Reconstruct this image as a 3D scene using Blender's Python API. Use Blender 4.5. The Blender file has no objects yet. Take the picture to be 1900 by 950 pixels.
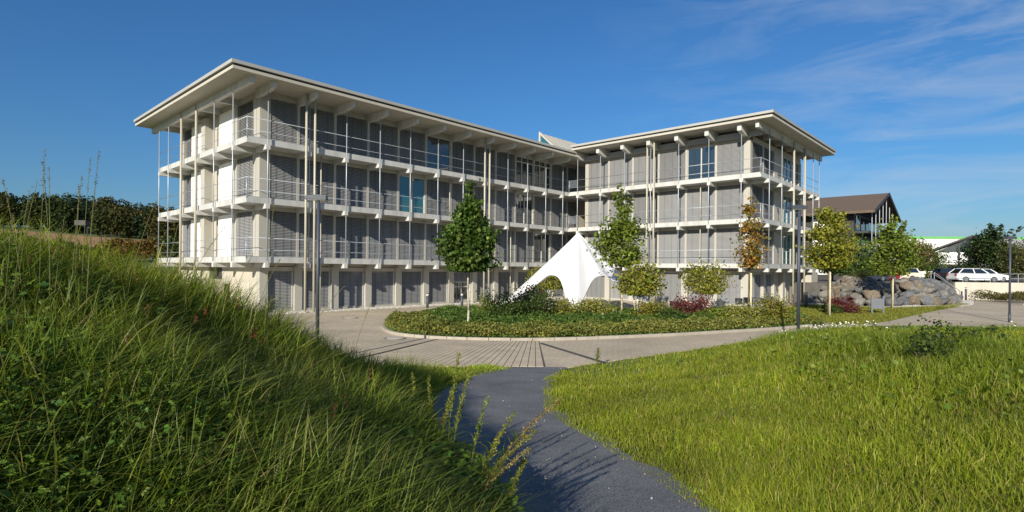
import bpy, math, random
import numpy as np
from mathutils import Vector, Matrix
R = math.radians
rng = np.random.default_rng(7)
random.seed(7)
sc = bpy.context.scene
col = sc.collection

# ------------------------------------------------------------------ camera, sky, sun, exposure
EYE = 2.68
F, HOR, ROLL = 1036.7, 499.5, 0.00925          # pixels of the 1900 x 950 picture
cam = bpy.data.cameras.new('camera'); camo = bpy.data.objects.new('camera', cam); col.objects.link(camo)
cam.sensor_fit = 'HORIZONTAL'; cam.sensor_width = 36.0; cam.lens = F / 1900 * 36.0
cam.shift_y = (HOR - 475) / 1900
cam.clip_end = 3000; cam.clip_start = 0.05
camo.location = (0, 0, EYE); camo.rotation_euler = (R(90), ROLL, 0)
camo.rotation_mode = 'XYZ'
camo.matrix_world = Matrix.Translation((0, 0, EYE)) @ Matrix.Rotation(R(90), 4, 'X') @ Matrix.Rotation(ROLL, 4, 'Z')
sc.camera = camo

SUN_EL, SUN_AZ = R(21.5), R(202.5)
w = bpy.data.worlds.new('World'); sc.world = w; w.use_nodes = True
wn, wl = w.node_tree.nodes, w.node_tree.links
sky = wn.new('ShaderNodeTexSky'); sky.sky_type = 'NISHITA'; sky.sun_disc = False
sky.sun_elevation = SUN_EL; sky.sun_rotation = SUN_AZ
sky.air_density = 1.3; sky.dust_density = 0.5; sky.ozone_density = 10.0
wbg = wn['Background']; wbg.inputs[1].default_value = 0.082
# thin cirrus: stretched noise on the sky direction
tc = wn.new('ShaderNodeTexCoord')
mp = wn.new('ShaderNodeMapping'); mp.inputs['Rotation'].default_value = (-0.2, 0.5, 2.4); mp.inputs['Scale'].default_value = (1.6, 2.2, 9.0)
nz = wn.new('ShaderNodeTexNoise'); nz.inputs['Scale'].default_value = 2.2; nz.inputs['Detail'].default_value = 9; nz.inputs['Roughness'].default_value = 0.62; nz.inputs['Distortion'].default_value = 0.5
cr = wn.new('ShaderNodeValToRGB'); cr.color_ramp.elements[0].position = 0.43; cr.color_ramp.elements[1].position = 0.78
sep = wn.new('ShaderNodeSeparateXYZ')
mk = wn.new('ShaderNodeMapRange'); mk.inputs[1].default_value = 0.12; mk.inputs[2].default_value = 0.62
mul = wn.new('ShaderNodeMath'); mul.operation = 'MULTIPLY'
mul2 = wn.new('ShaderNodeMath'); mul2.operation = 'MULTIPLY'; mul2.inputs[1].default_value = 0.55
mixc = wn.new('ShaderNodeMix'); mixc.data_type = 'RGBA'
wl.new(tc.outputs['Generated'], mp.inputs[0]); wl.new(mp.outputs[0], nz.inputs['Vector']); wl.new(nz.outputs['Fac'], cr.inputs[0])
wl.new(tc.outputs['Generated'], sep.inputs[0]); wl.new(sep.outputs[0], mk.inputs[0])
wl.new(cr.outputs[0], mul.inputs[0]); wl.new(mk.outputs[0], mul.inputs[1]); wl.new(mul.outputs[0], mul2.inputs[0])
wl.new(mul2.outputs[0], mixc.inputs[0]); hsv = wn.new('ShaderNodeHueSaturation'); hsv.inputs['Saturation'].default_value = 1.04; wl.new(sky.outputs[0], hsv.inputs['Color']); wl.new(hsv.outputs[0], mixc.inputs[6]); mixc.inputs[7].default_value = (5.0, 5.6, 6.3, 1)
wl.new(mixc.outputs[2], wbg.inputs[0])

sun = bpy.data.lights.new('sun', 'SUN'); sun.energy = 5.0; sun.angle = R(0.55); sun.color = (1.0, 0.93, 0.80)
suno = bpy.data.objects.new('sun', sun); col.objects.link(suno)
SD = Vector((math.sin(SUN_AZ) * math.cos(SUN_EL), math.cos(SUN_AZ) * math.cos(SUN_EL), math.sin(SUN_EL)))
suno.rotation_euler = (-SD).to_track_quat('-Z', 'Y').to_euler(); suno.location = SD * 60
sc.view_settings.view_transform = 'Standard'; sc.view_settings.look = 'None'; sc.view_settings.gamma = 1; sc.view_settings.exposure = 0.42
sc.render.engine = 'CYCLES'

# ------------------------------------------------------------------ helpers
def px(x, y, z=0.0):
    """world point on the level z seen at picture pixel (x, y)"""
    a, b = x - 950, y - HOR
    dx, dy = (a + ROLL * b), (b - ROLL * a)
    t = (z - EYE) / (-dy / F)
    return np.array([dx / F * t, t, z])
def pxd(x, y, D):
    a, b = x - 950, y - HOR
    dx, dy = (a + ROLL * b), (b - ROLL * a)
    return np.array([dx / F * D, D, EYE - dy / F * D])

MATS = {}
def nodes_of(name):
    m = bpy.data.materials.new(name); m.use_nodes = True
    MATS[name] = m
    nt = m.node_tree
    return m, nt.nodes, nt.links, nt.nodes['Principled BSDF']
def simple(name, c, rough=0.6, var=0.12, scale=6.0, metal=0.0, spec=0.5, bump=0.0, streak=False):
    m, n, l, b = nodes_of(name)
    b.inputs['Roughness'].default_value = rough; b.inputs['Metallic'].default_value = metal
    b.inputs['Specular IOR Level'].default_value = spec
    t = n.new('ShaderNodeTexCoord'); nz = n.new('ShaderNodeTexNoise'); nz.inputs['Scale'].default_value = scale; nz.inputs['Detail'].default_value = 6
    if streak:
        mpn = n.new('ShaderNodeMapping'); mpn.inputs['Scale'].default_value = (1, 1, 0.12); l.new(t.outputs['Object'], mpn.inputs[0]); l.new(mpn.outputs[0], nz.inputs['Vector'])
    else:
        l.new(t.outputs['Object'], nz.inputs['Vector'])
    r = n.new('ShaderNodeMapRange'); r.inputs[1].default_value = 0.3; r.inputs[2].default_value = 0.7; r.inputs[3].default_value = 1 - var; r.inputs[4].default_value = 1 + var
    mx = n.new('ShaderNodeVectorMath'); mx.operation = 'SCALE'; mx.inputs[0].default_value = c
    l.new(nz.outputs['Fac'], r.inputs[0]); l.new(r.outputs[0], mx.inputs['Scale']); l.new(mx.outputs[0], b.inputs['Base Color'])
    if bump:
        bp = n.new('ShaderNodeBump'); bp.inputs['Strength'].default_value = bump; bp.inputs['Distance'].default_value = 0.02
        n2 = n.new('ShaderNodeTexNoise'); n2.inputs['Scale'].default_value = scale * 8; n2.inputs['Detail'].default_value = 5
        l.new(t.outputs['Object'], n2.inputs['Vector']); l.new(n2.outputs['Fac'], bp.inputs['Height']); l.new(bp.outputs[0], b.inputs['Normal'])
    return m
def leafmat(name, trans=0.35, rough=0.5, gloss=0.25):
    m, n, l, b = nodes_of(name)
    a = n.new('ShaderNodeAttribute'); a.attribute_name = 'Col'
    b.inputs['Roughness'].default_value = rough; b.inputs['Specular IOR Level'].default_value = gloss
    tr = n.new('ShaderNodeBsdfTranslucent'); ms = n.new('ShaderNodeMixShader'); ms.inputs[0].default_value = trans
    hs = n.new('ShaderNodeHueSaturation'); hs.inputs['Hue'].default_value = 0.485; hs.inputs['Saturation'].default_value = 1.1; hs.inputs['Value'].default_value = 1.25
    l.new(a.outputs['Color'], b.inputs['Base Color']); l.new(a.outputs['Color'], hs.inputs['Color']); l.new(hs.outputs[0], tr.inputs[0])
    l.new(b.outputs[0], ms.inputs[1]); l.new(tr.outputs[0], ms.inputs[2]); l.new(ms.outputs[0], n['Material Output'].inputs[0])
    return m
def colmat(name, rough=0.7):
    m, n, l, b = nodes_of(name)
    a = n.new('ShaderNodeAttribute'); a.attribute_name = 'Col'; b.inputs['Roughness'].default_value = rough
    l.new(a.outputs['Color'], b.inputs['Base Color']); return m
def glassmat(name, c=(0.02, 0.03, 0.035), rough=0.03):
    m, n, l, b = nodes_of(name)
    b.inputs['Base Color'].default_value = (*c, 1); b.inputs['Roughness'].default_value = rough; b.inputs['Specular IOR Level'].default_value = 1.0
    b.inputs['IOR'].default_value = 1.7
    t = n.new('ShaderNodeTexCoord'); nz = n.new('ShaderNodeTexNoise'); nz.inputs['Scale'].default_value = 0.7
    bp = n.new('ShaderNodeBump'); bp.inputs['Strength'].default_value = 0.05; bp.inputs['Distance'].default_value = 0.05
    l.new(t.outputs['Object'], nz.inputs['Vector']); l.new(nz.outputs['Fac'], bp.inputs['Height']); l.new(bp.outputs[0], b.inputs['Normal'])
    return m

simple('beige', (0.40, 0.38, 0.328), 0.6, 0.07, 1.5, streak=True)
simple('beige_wall', (0.44, 0.405, 0.33), 0.75, 0.08, 1.2, bump=0.1)
simple('slab_paint', (0.50, 0.495, 0.46), 0.5, 0.15, 2.2, streak=True)
simple('soffit', (0.46, 0.43, 0.36), 0.7, 0.06, 0.7)
simple('roof_metal', (0.38, 0.375, 0.345), 0.45, 0.06, 1.0)
simple('roof_gap', (0.05, 0.047, 0.042), 0.8)
simple('girder_grey', (0.27, 0.27, 0.265), 0.5, 0.06)
simple('steel', (0.36, 0.39, 0.42), 0.35, 0.06, 4, metal=0.25)
simple('post_paint', (0.42, 0.39, 0.305), 0.5, 0.06, 2)
simple('blind_metal', (0.265, 0.267, 0.268), 0.45, 0.08, 0.6, metal=0.0, streak=True)
simple('blind_cord', (0.06, 0.06, 0.06), 0.8)
simple('white_panel', (0.84, 0.83, 0.80), 0.5, 0.03, 1)
simple('frame_light', (0.50, 0.49, 0.45), 0.5)
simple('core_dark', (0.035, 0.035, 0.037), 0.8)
simple('lamp_paint', (0.05, 0.058, 0.075), 0.5, 0.08, 3)
simple('tent_fabric', (0.86, 0.86, 0.87), 0.6, 0.02, 2)
simple('kerb_stone', (0.35, 0.315, 0.255), 0.8, 0.12, 3, bump=0.3)
simple('joint_dark', (0.10, 0.088, 0.07), 0.9)
simple('channel', (0.075, 0.068, 0.058), 0.7, 0.2, 20)
simple('iron', (0.16, 0.145, 0.125), 0.6, 0.15, 12)
simple('concrete', (0.50, 0.46, 0.38), 0.8, 0.12, 1.5, bump=0.2, streak=True)
simple('bark_pale', (0.42, 0.38, 0.28), 0.8, 0.2, 8, bump=0.4)
simple('bark_dark', (0.10, 0.08, 0.055), 0.9, 0.25, 8, bump=0.5)
simple('bark_white', (0.62, 0.58, 0.50), 0.8, 0.15, 6, bump=0.3)
simple('stake_wood', (0.58, 0.51, 0.33), 0.8, 0.1, 8)
simple('bin_grey', (0.17, 0.20, 0.22), 0.45, 0.08, 2)
simple('chair_dark', (0.05, 0.055, 0.065), 0.5)
simple('roof_brown', (0.125, 0.088, 0.06), 0.85, 0.15, 3, bump=0.4)
simple('timber_dark', (0.035, 0.033, 0.033), 0.6, 0.15, 2)
simple('hall_white', (0.74, 0.73, 0.68), 0.6, 0.04, 0.4)
simple('hall_green', (0.13, 0.42, 0.11), 0.5)
simple('rubber', (0.02, 0.02, 0.02), 0.8)
simple('rim', (0.45, 0.46, 0.47), 0.3, 0.05, 5, metal=0.8)
simple('tail_red', (0.35, 0.02, 0.02), 0.25)
simple('head_clear', (0.6, 0.62, 0.65), 0.1)
simple('lawn_soil', (0.12, 0.145, 0.03), 0.95, 0.35, 2.5, bump=0.4)
simple('mulch', (0.06, 0.05, 0.03), 0.95, 0.3, 5, bump=0.4)
simple('field_soil', (0.30, 0.165, 0.07), 0.95, 0.2, 0.25, bump=0.3)
simple('meadow', (0.09, 0.11, 0.03), 0.95, 0.3, 0.4)
simple('sign_grey', (0.13, 0.14, 0.155), 0.5, 0.06, 2)
simple('fabric_blue', (0.12, 0.2, 0.5), 0.7)
glassmat('glass'); glassmat('glass_teal', (0.015, 0.10, 0.13)); glassmat('car_glass', (0.012, 0.016, 0.018), 0.05)
leafmat('leaf'); leafmat('grass_blade', 0.48, 0.45, 0.25); leafmat('needle', 0.15, 0.7, 0.1)
colmat('vcol'); colmat('rock', 0.85)
for nm, c in (('car_white', (0.80, 0.80, 0.79)), ('car_black', (0.012, 0.013, 0.016)), ('car_beige', (0.60, 0.54, 0.44)), ('car_blue', (0.03, 0.04, 0.06)), ('car_red', (0.30, 0.015, 0.02))):
    m_ = simple(nm, c, 0.25, 0.02, 2); m_.node_tree.nodes['Principled BSDF'].inputs['Coat Weight'].default_value = 0.6
# rock gets bump
_r = MATS['rock']; _n = _r.node_tree.nodes; _l = _r.node_tree.links
_t = _n.new('ShaderNodeTexCoord'); _z = _n.new('ShaderNodeTexNoise'); _z.inputs['Scale'].default_value = 5; _z.inputs['Detail'].default_value = 9; _z.inputs['Roughness'].default_value = 0.7
_b = _n.new('ShaderNodeBump'); _b.inputs['Strength'].default_value = 0.8; _b.inputs['Distance'].default_value = 0.12
_l.new(_t.outputs['Object'], _z.inputs['Vector']); _l.new(_z.outputs['Fac'], _b.inputs['Height']); _l.new(_b.outputs[0], _n['Principled BSDF'].inputs['Normal'])
_a = [x for x in _n if x.type == 'ATTRIBUTE'][0]; _m = _n.new('ShaderNodeMix'); _m.data_type = 'RGBA'; _m.blend_type = 'MULTIPLY'; _m.inputs[0].default_value = 0.7
_cr = _n.new('ShaderNodeValToRGB'); _cr.color_ramp.elements[0].position = 0.35; _cr.color_ramp.elements[0].color = (0.45, 0.42, 0.4, 1); _cr.color_ramp.elements[1].position = 0.65; _cr.color_ramp.elements[1].color = (1.2, 1.15, 1.05, 1)
_l.new(_z.outputs['Fac'], _cr.inputs[0]); _l.new(_a.outputs['Color'], _m.inputs[6]); _l.new(_cr.outputs[0], _m.inputs[7]); _l.new(_m.outputs[2], _n['Principled BSDF'].inputs['Base Color'])
# block paving
m, n, l, b = nodes_of('paving')
t = n.new('ShaderNodeTexCoord'); mpp = n.new('ShaderNodeMapping'); mpp.inputs['Rotation'].default_value = (0, 0, R(47.3))
bk = n.new('ShaderNodeTexBrick'); bk.inputs['Scale'].default_value = 1.0; bk.inputs['Brick Width'].default_value = 0.24; bk.inputs['Row Height'].default_value = 0.16; bk.inputs['Mortar Size'].default_value = 0.006
bk.inputs['Color1'].default_value = (0.53, 0.435, 0.305, 1); bk.inputs['Color2'].default_value = (0.46, 0.38, 0.268, 1); bk.inputs['Mortar'].default_value = (0.27, 0.225, 0.165, 1)
nz_ = n.new('ShaderNodeTexNoise'); nz_.inputs['Scale'].default_value = 0.35; nz_.inputs['Detail'].default_value = 7
rr = n.new('ShaderNodeMapRange'); rr.inputs[1].default_value = 0.3; rr.inputs[2].default_value = 0.7; rr.inputs[3].default_value = 0.82; rr.inputs[4].default_value = 1.15
vm = n.new('ShaderNodeVectorMath'); vm.operation = 'SCALE'
l.new(t.outputs['Object'], mpp.inputs[0]); l.new(mpp.outputs[0], bk.inputs['Vector']); l.new(t.outputs['Object'], nz_.inputs['Vector']); l.new(nz_.outputs['Fac'], rr.inputs[0])
l.new(bk.outputs['Color'], vm.inputs[0]); l.new(rr.outputs[0], vm.inputs['Scale']); l.new(vm.outputs[0], b.inputs['Base Color']); b.inputs['Roughness'].default_value = 0.85
simple('paver', (0.50, 0.41, 0.29), 0.85, 0.14, 1.3, bump=0.2)
# fine dark chippings of the path
m, n, l, b = nodes_of('path_grit')
t = n.new('ShaderNodeTexCoord'); v1 = n.new('ShaderNodeTexNoise'); v1.inputs['Scale'].default_value = 90; v1.inputs['Detail'].default_value = 2
v2 = n.new('ShaderNodeTexNoise'); v2.inputs['Scale'].default_value = 1.3; v2.inputs['Detail'].default_value = 6
c1 = n.new('ShaderNodeValToRGB'); c1.color_ramp.elements[0].position = 0.36; c1.color_ramp.elements[0].color = (0.075, 0.076, 0.08, 1); c1.color_ramp.elements[1].position = 0.68; c1.color_ramp.elements[1].color = (0.26, 0.257, 0.252, 1)
r2 = n.new('ShaderNodeMapRange'); r2.inputs[1].default_value = 0.3; r2.inputs[2].default_value = 0.7; r2.inputs[3].default_value = 0.8; r2.inputs[4].default_value = 1.2
vm = n.new('ShaderNodeVectorMath'); vm.operation = 'SCALE'; bp = n.new('ShaderNodeBump'); bp.inputs['Strength'].default_value = 0.6; bp.inputs['Distance'].default_value = 0.01
l.new(t.outputs['Object'], v1.inputs['Vector']); l.new(t.outputs['Object'], v2.inputs['Vector']); l.new(v1.outputs['Fac'], c1.inputs[0]); l.new(v2.outputs['Fac'], r2.inputs[0])
l.new(c1.outputs[0], vm.inputs[0]); l.new(r2.outputs[0], vm.inputs['Scale']); l.new(vm.outputs[0], b.inputs['Base Color']); l.new(v1.outputs['Fac'], bp.inputs['Height']); l.new(bp.outputs[0], b.inputs['Normal']); b.inputs['Roughness'].default_value = 0.9
simple('asphalt', (0.11, 0.10, 0.09), 0.9, 0.15, 3, bump=0.3)
simple('pebble', (0.60, 0.56, 0.47), 0.8, 0.15, 9, bump=0.3)

_bm = MATS['blind_metal']; _n = _bm.node_tree.nodes; _l = _bm.node_tree.links
_oi = _n.new('ShaderNodeObjectInfo'); _mr = _n.new('ShaderNodeMapRange'); _mr.inputs[3].default_value = .82; _mr.inputs[4].default_value = 1.12; _vs = _n.new('ShaderNodeVectorMath'); _vs.operation = 'SCALE'
_src = _n['Principled BSDF'].inputs['Base Color'].links[0].from_socket; _l.new(_oi.outputs['Random'], _mr.inputs[0]); _l.new(_src, _vs.inputs[0]); _l.new(_mr.outputs[0], _vs.inputs['Scale']); _l.new(_vs.outputs[0], _n['Principled BSDF'].inputs['Base Color'])
class MB:
    def __init__(s): s.v = []; s.f = []
    def quad(s, *p):
        i = len(s.v); s.v += [tuple(q) for q in p]; s.f.append(tuple(range(i, i + len(p))))
    def box(s, x0, x1, y0, y1, z0, z1):
        i = len(s.v)
        s.v += [(x0, y0, z0), (x1, y0, z0), (x1, y1, z0), (x0, y1, z0), (x0, y0, z1), (x1, y0, z1), (x1, y1, z1), (x0, y1, z1)]
        for f in ((0, 3, 2, 1), (4, 5, 6, 7), (0, 1, 5, 4), (1, 2, 6, 5), (2, 3, 7, 6), (3, 0, 4, 7)): s.f.append(tuple(i + k for k in f))
        return s
    def tube(s, p, q, r, n=8, r2=None):
        p = Vector(p); q = Vector(q); d = (q - p).normalized(); a = d.orthogonal().normalized(); b = d.cross(a); i = len(s.v); r2 = r if r2 is None else r2
        for (c, rr) in ((p, r), (q, r2)):
            for k in range(n):
                t = 2 * math.pi * k / n; s.v.append(tuple(c + (a * math.cos(t) + b * math.sin(t)) * rr))
        for k in range(n): s.f.append((i + k, i + (k + 1) % n, i + n + (k + 1) % n, i + n + k))
        s.f.append(tuple(i + n - 1 - k for k in range(n))); s.f.append(tuple(i + n + k for k in range(n)))
        return s
    def prism(s, poly, z0, z1):
        i = len(s.v); n = len(poly)
        ar = sum(poly[k][0] * poly[(k + 1) % n][1] - poly[(k + 1) % n][0] * poly[k][1] for k in range(n))
        if ar < 0: poly = poly[::-1]
        s.v += [(p[0], p[1], z0) for p in poly] + [(p[0], p[1], z1) for p in poly]
        s.f.append(tuple(i + n - 1 - k for k in range(n))); s.f.append(tuple(i + n + k for k in range(n)))
        for k in range(n): s.f.append((i + k, i + (k + 1) % n, i + n + (k + 1) % n, i + n + k))
        return s
    def mesh(s, name, mat, smooth=False, bevel=0):
        me = bpy.data.meshes.new(name); me.from_pydata(s.v, [], s.f); me.update()
        if smooth: me.polygons.foreach_set('use_smooth', [True] * len(me.polygons))
        me.materials.append(MATS[mat]); return me
def link(name, me, parent=None, loc=(0, 0, 0), rz=0.0, label=None, cat=None, group=None, kind=None, scale=None):
    o = bpy.data.objects.new(name, me); col.objects.link(o); o.parent = parent; o.location = loc; o.rotation_euler = (0, 0, rz)
    if scale: o.scale = (scale,) * 3 if not hasattr(scale, '__len__') else scale
    if label: o['label'] = label
    if cat: o['category'] = cat
    if group: o['group'] = group
    if kind: o['kind'] = kind
    return o
def thing(name, label, cat, loc=(0, 0, 0), rz=0.0, group=None): return link(name, None, None, loc, rz, label, cat, group)
def copy_tree(o, parent=None):
    c = o.copy(); col.objects.link(c); c.parent = parent
    for ch in list(o.children): copy_tree(ch, c)
    return c
def npmesh(name, verts, tris, mat, cols=None, smooth=False):
    me = bpy.data.meshes.new(name); verts = np.ascontiguousarray(verts, dtype=np.float32); tris = np.ascontiguousarray(tris, dtype=np.int32)
    nv, nf, k = len(verts), len(tris), tris.shape[1]
    me.vertices.add(nv); me.vertices.foreach_set('co', verts.ravel())
    me.loops.add(nf * k); me.loops.foreach_set('vertex_index', tris.ravel())
    me.polygons.add(nf); me.polygons.foreach_set('loop_start', np.arange(0, nf * k, k, dtype=np.int32)); me.polygons.foreach_set('loop_total', np.full(nf, k, dtype=np.int32))
    if smooth: me.polygons.foreach_set('use_smooth', np.ones(nf, dtype=bool))
    me.update(calc_edges=True)
    if cols is not None:
        a = me.color_attributes.new('Col', 'FLOAT_COLOR', 'POINT'); c4 = np.ones((nv, 4), dtype=np.float32); c4[:, :3] = cols; a.data.foreach_set('color', c4.ravel())
    me.materials.append(MATS[mat]); return me

# leaves: bent diamond, 4 verts 2 tris each
def leaves(P, size, colr, nrm_bias=(0, 0, 0.6), g=None, aspect=0.8):
    g = g or rng; N = len(P); nrm = g.normal(size=(N, 3)) + np.array(nrm_bias); nrm /= np.linalg.norm(nrm, axis=1)[:, None]
    t = np.cross(nrm, g.normal(size=(N, 3))); t /= np.linalg.norm(t, axis=1)[:, None]; b = np.cross(nrm, t)
    s = (size * g.uniform(0.6, 1.3, N))[:, None]
    v = np.stack([P - t * s * .5, P + b * s * .5 * aspect + nrm * s * .12, P + t * s * .5, P - b * s * .5 * aspect + nrm * s * .12], 1).reshape(-1, 3)
    i = np.arange(N)[:, None] * 4; f = np.concatenate([i + [0, 1, 2], i + [0, 2, 3]], 1).reshape(-1, 3)
    return v, f, np.repeat(colr, 4, 0)
def blades(P, h, wd, az, lean, colr, g=None, tipdry=0.25):
    """curved grass blades, 3 segments"""
    g = g or rng; N = len(P); d = np.stack([np.cos(az), np.sin(az), np.zeros(N)], 1); fa = az + g.normal(0, 0.9, N) + math.pi / 2
    sd = np.stack([np.cos(fa), np.sin(fa), np.zeros(N)], 1); up = np.array([0, 0, 1.0]); V = []
    for t, k in ((0, 1.0), (.45, .85), (.8, .5)):
        c = P + d * (h * lean * t * t)[:, None] + up * (h * (t - .42 * lean * t * t))[:, None]
        V += [c - sd * (wd * k / 2)[:, None], c + sd * (wd * k / 2)[:, None]]
    V.append(P + d * (h * lean)[:, None] + up * (h * (1 - .42 * lean))[:, None])
    v = np.stack(V, 1).reshape(-1, 3); i = np.arange(N)[:, None] * 7
    f = np.concatenate([i + [0, 1, 3], i + [0, 3, 2], i + [2, 3, 5], i + [2, 5, 4], i + [4, 5, 6]], 1).reshape(-1, 3)
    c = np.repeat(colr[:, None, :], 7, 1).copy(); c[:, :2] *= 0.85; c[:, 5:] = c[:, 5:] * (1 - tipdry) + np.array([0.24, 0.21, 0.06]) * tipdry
    return v, f, c.reshape(-1, 3)
def cat(parts):
    vs, fs, cs, o = [], [], [], 0
    for v, f, c in parts: vs.append(v); fs.append(f + o); cs.append(c); o += len(v)
    return np.concatenate(vs), np.concatenate(fs), np.concatenate(cs)
def vary(base, N, amt=0.25, g=None, warm=0.15):
    g = g or rng; k = g.normal(1, amt, N).clip(.4, 1.9)[:, None]; c = np.array(base)[None] * k
    wv = g.normal(0, warm, N)[:, None]; c = c * (1 + wv * np.array([1.0, 0.25, -0.3])); return c.clip(0.003, 0.9)

# ------------------------------------------------------------------ terrain height
xrY = np.array([-6, 0, 3.69, 4.8, 5.72, 6.75, 7.95, 11.9, 15.4]); xrX = np.array([4.5, 2.3, 1.35, 1.12, .98, .73, .54, .76, 1.45])
xlY = np.array([-6, 0, 3.7, 4.8, 6.75, 8.65, 9.96, 12.4, 14.5, 15.4]); xlX = np.array([3.0, .95, -.02, -.45, -.95, -1.25, -1.25, -.83, -.05, .1])
def xr(Y): return np.interp(Y, xrY, xrX)
def xl(Y): return np.interp(Y, xlY, xlX)
def sstep(t): t = np.clip(t, 0, 1); return t * t * (3 - 2 * t)
def edge_dist(X, Y):
    """how far in front of the paved court"""
    e1 = 15.3 - Y; n = np.array([1.4, -1.78]) / math.hypot(1.4, 1.78); e2 = (X - 1.42) * n[0] + (Y - 15.3) * n[1]
    return np.where(X < 1.42, e1, np.minimum(e2, 28.34 - Y))
def zt(X, Y):
    X = np.asarray(X, float); Y = np.asarray(Y, float)
    zp = np.clip(1.42 - .0923 * Y, 0, 1.6)
    dl = xl(Y) - X; dr = X - xr(Y)
    zc = np.interp(Y, [-6, 0, 4, 6, 7, 8, 10, 11, 12, 13.5, 15.4], [2.4, 2.4, 2.62, 2.7, 2.46, 1.98, 1.2, .7, .32, .04, 0])
    tl = np.clip(dl / 4.5, 0, 1); SL = .55 * np.sin(tl * math.pi / 2) + .45 * sstep(tl)
    T = np.interp(Y, [-6, 0, 4, 8, 12, 15, 18, 22, 26], [1.8, 1.75, 1.55, 1.42, 1.28, 1.0, .7, .4, .3])
    SR = sstep(dr / 6.5); bump = .05 * np.sin(X * 1.7 + Y * .6) * np.cos(Y * 1.3 - X * .4) + .03 * np.sin(X * 3.3) * np.sin(Y * 2.9)
    z = zp + np.where(dl > 0, (zc - zp) * SL, 0) + np.where(dr > 0, (T - zp) * SR, 0)
    e = edge_dist(X, Y); k = np.where(X < 1.42, sstep(e / .8), sstep(e / 5.5))
    amt = np.clip(np.maximum(dl, dr) / 1.2, 0, 1)
    return (z + bump * amt) * np.where(dr > 0, k, np.where(e > 0, 1, 0)) * np.where(e > 0, 1, 0)

# ground sheet to the horizon
g = MB(); g.quad((-1500, -1500, -.12), (1500, -1500, -.12), (1500, 1500, -.12), (-1500, 1500, -.12))
link('ground', g.mesh('ground', 'meadow'), kind='structure')
# court of block paving
g = MB(); g.prism([(-26, 15.3), (1.42, 15.3), (18, 28.34), (70, 28.34), (70, 60), (-26, 60)], -.1, 0.0)
court = link('courtyard_paving', g.mesh('courtyard', 'paving'), kind='structure')
# terrain grid (banks both sides of the path)
xs = np.arange(-15, 34.01, .22); ys = np.arange(-6, 30.01, .22); GX, GY = np.meshgrid(xs, ys)
GZ = zt(GX, GY); inpath = (GX > xl(GY) + .05) & (GX < xr(GY) - .05) & (GY < 15.3); GZ = np.where(inpath, GZ - .03, GZ)
E_ = edge_dist(GX, GY); GZ = np.where(E_ <= 0.02, -.06, GZ)
V = np.stack([GX, GY, GZ], 2).reshape(-1, 3); nx = len(xs); idx = np.arange(len(ys) * nx).reshape(len(ys), nx)
Fq = np.stack([idx[:-1, :-1], idx[:-1, 1:], idx[1:, 1:], idx[1:, :-1]], 2).reshape(-1, 4)
Ec = E_.reshape(-1); keep = (Ec[Fq] > -.5).all(1); Fq = Fq[keep]
link('terrain', npmesh('terrain', V, Fq, 'lawn_soil', smooth=True), kind='structure')
# path
yy = np.arange(-4, 15.31, .2); k = np.linspace(0, 1, 9); vv = []
for y in yy:
    jl, jr = .05 * math.sin(y * 5.1) + .03 * math.sin(y * 13), .06 * math.sin(y * 4.3 + 1) + .03 * math.sin(y * 11)
    x0, x1 = xl(y) + jl - .1, xr(y) + jr + .1
    for t in k: vv.append((x0 + (x1 - x0) * t, y, float(np.clip(1.42 - .0923 * y, 0.004, 2)) + .012))
vv = np.array(vv); idx = np.arange(len(vv)).reshape(len(yy), 9); Fq = np.stack([idx[:-1, :-1], idx[:-1, 1:], idx[1:, 1:], idx[1:, :-1]], 2).reshape(-1, 4)
link('footpath', npmesh('footpath', vv, Fq, 'path_grit', smooth=True), kind='structure')

# ------------------------------------------------------------------ office building (local frame: x along the left wing, y into it)
TH = 0.74471; PHI = math.pi / 2 - TH
P0 = np.array([(456 - 950) / F * 30.49, 30.49]); A2 = np.array([math.sin(TH), math.cos(TH)]); B2 = np.array([-math.cos(TH), math.sin(TH)])
def loc2w(u, v): return P0 + u * A2 + v * B2
off = thing('office_building', 'beige three storey office block in two wings with blinds and wrap-around balconies', 'building', (P0[0], P0[1], 0), PHI)
ZS = [3.245, 6.545, 9.845]; FT = .33
U1, V1 = 29.11, -17.23; UE, VE = 44.2, 15.6; WD = 1.3
outline = [(0, 0), (U1, 0), (U1, V1), (UE, V1), (UE, VE), (0, VE)]
for z in ZS:
    link('balcony_slab', MB().prism(outline, z - FT, z).mesh('slab', 'slab_paint'), off)
    ins = .035
    link('slab_deck', MB().prism([(ins, ins), (U1 + ins, ins), (U1 + ins, V1 + ins), (UE - ins, V1 + ins), (UE - ins, VE - ins), (ins, VE - ins)], z + .003, z + .028).mesh('deck', 'girder_grey'), off)
# dark interior cores, set behind the window planes
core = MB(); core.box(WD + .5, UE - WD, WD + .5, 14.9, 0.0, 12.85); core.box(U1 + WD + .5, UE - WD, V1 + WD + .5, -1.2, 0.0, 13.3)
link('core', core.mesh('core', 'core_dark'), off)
# roofs
def roof(poly_out, z, name):
    def insetp(d):
        cx = sum(p[0] for p in poly_out) / len(poly_out); cy = sum(p[1] for p in poly_out) / len(poly_out)
        return [(p[0] + (d if p[0] < cx else -d), p[1] + (d if p[1] < cy else -d)) for p in poly_out]
    r = link('roof', MB().prism(insetp(.14), z + .16, z + .27).mesh(name, 'roof_gap'), off)
    link('gutter', MB().prism(poly_out, z + .272, z + .45).mesh('gutter', 'roof_metal'), r)
    link('fascia', MB().prism(insetp(.08), z, z + .158).mesh('fascia', 'soffit'), r)
roof([(-1.32, -1.32), (33.6, -1.32), (33.6, VE + 1.3), (-1.32, VE + 1.3)], 12.92, 'roof_l')
roof([(U1 - 1.1, V1 - 1.15), (UE + 1.2, V1 - 1.15), (UE + 1.2, -1.0), (U1 - 1.1, -1.0)], 13.45, 'roof_r')
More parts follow.
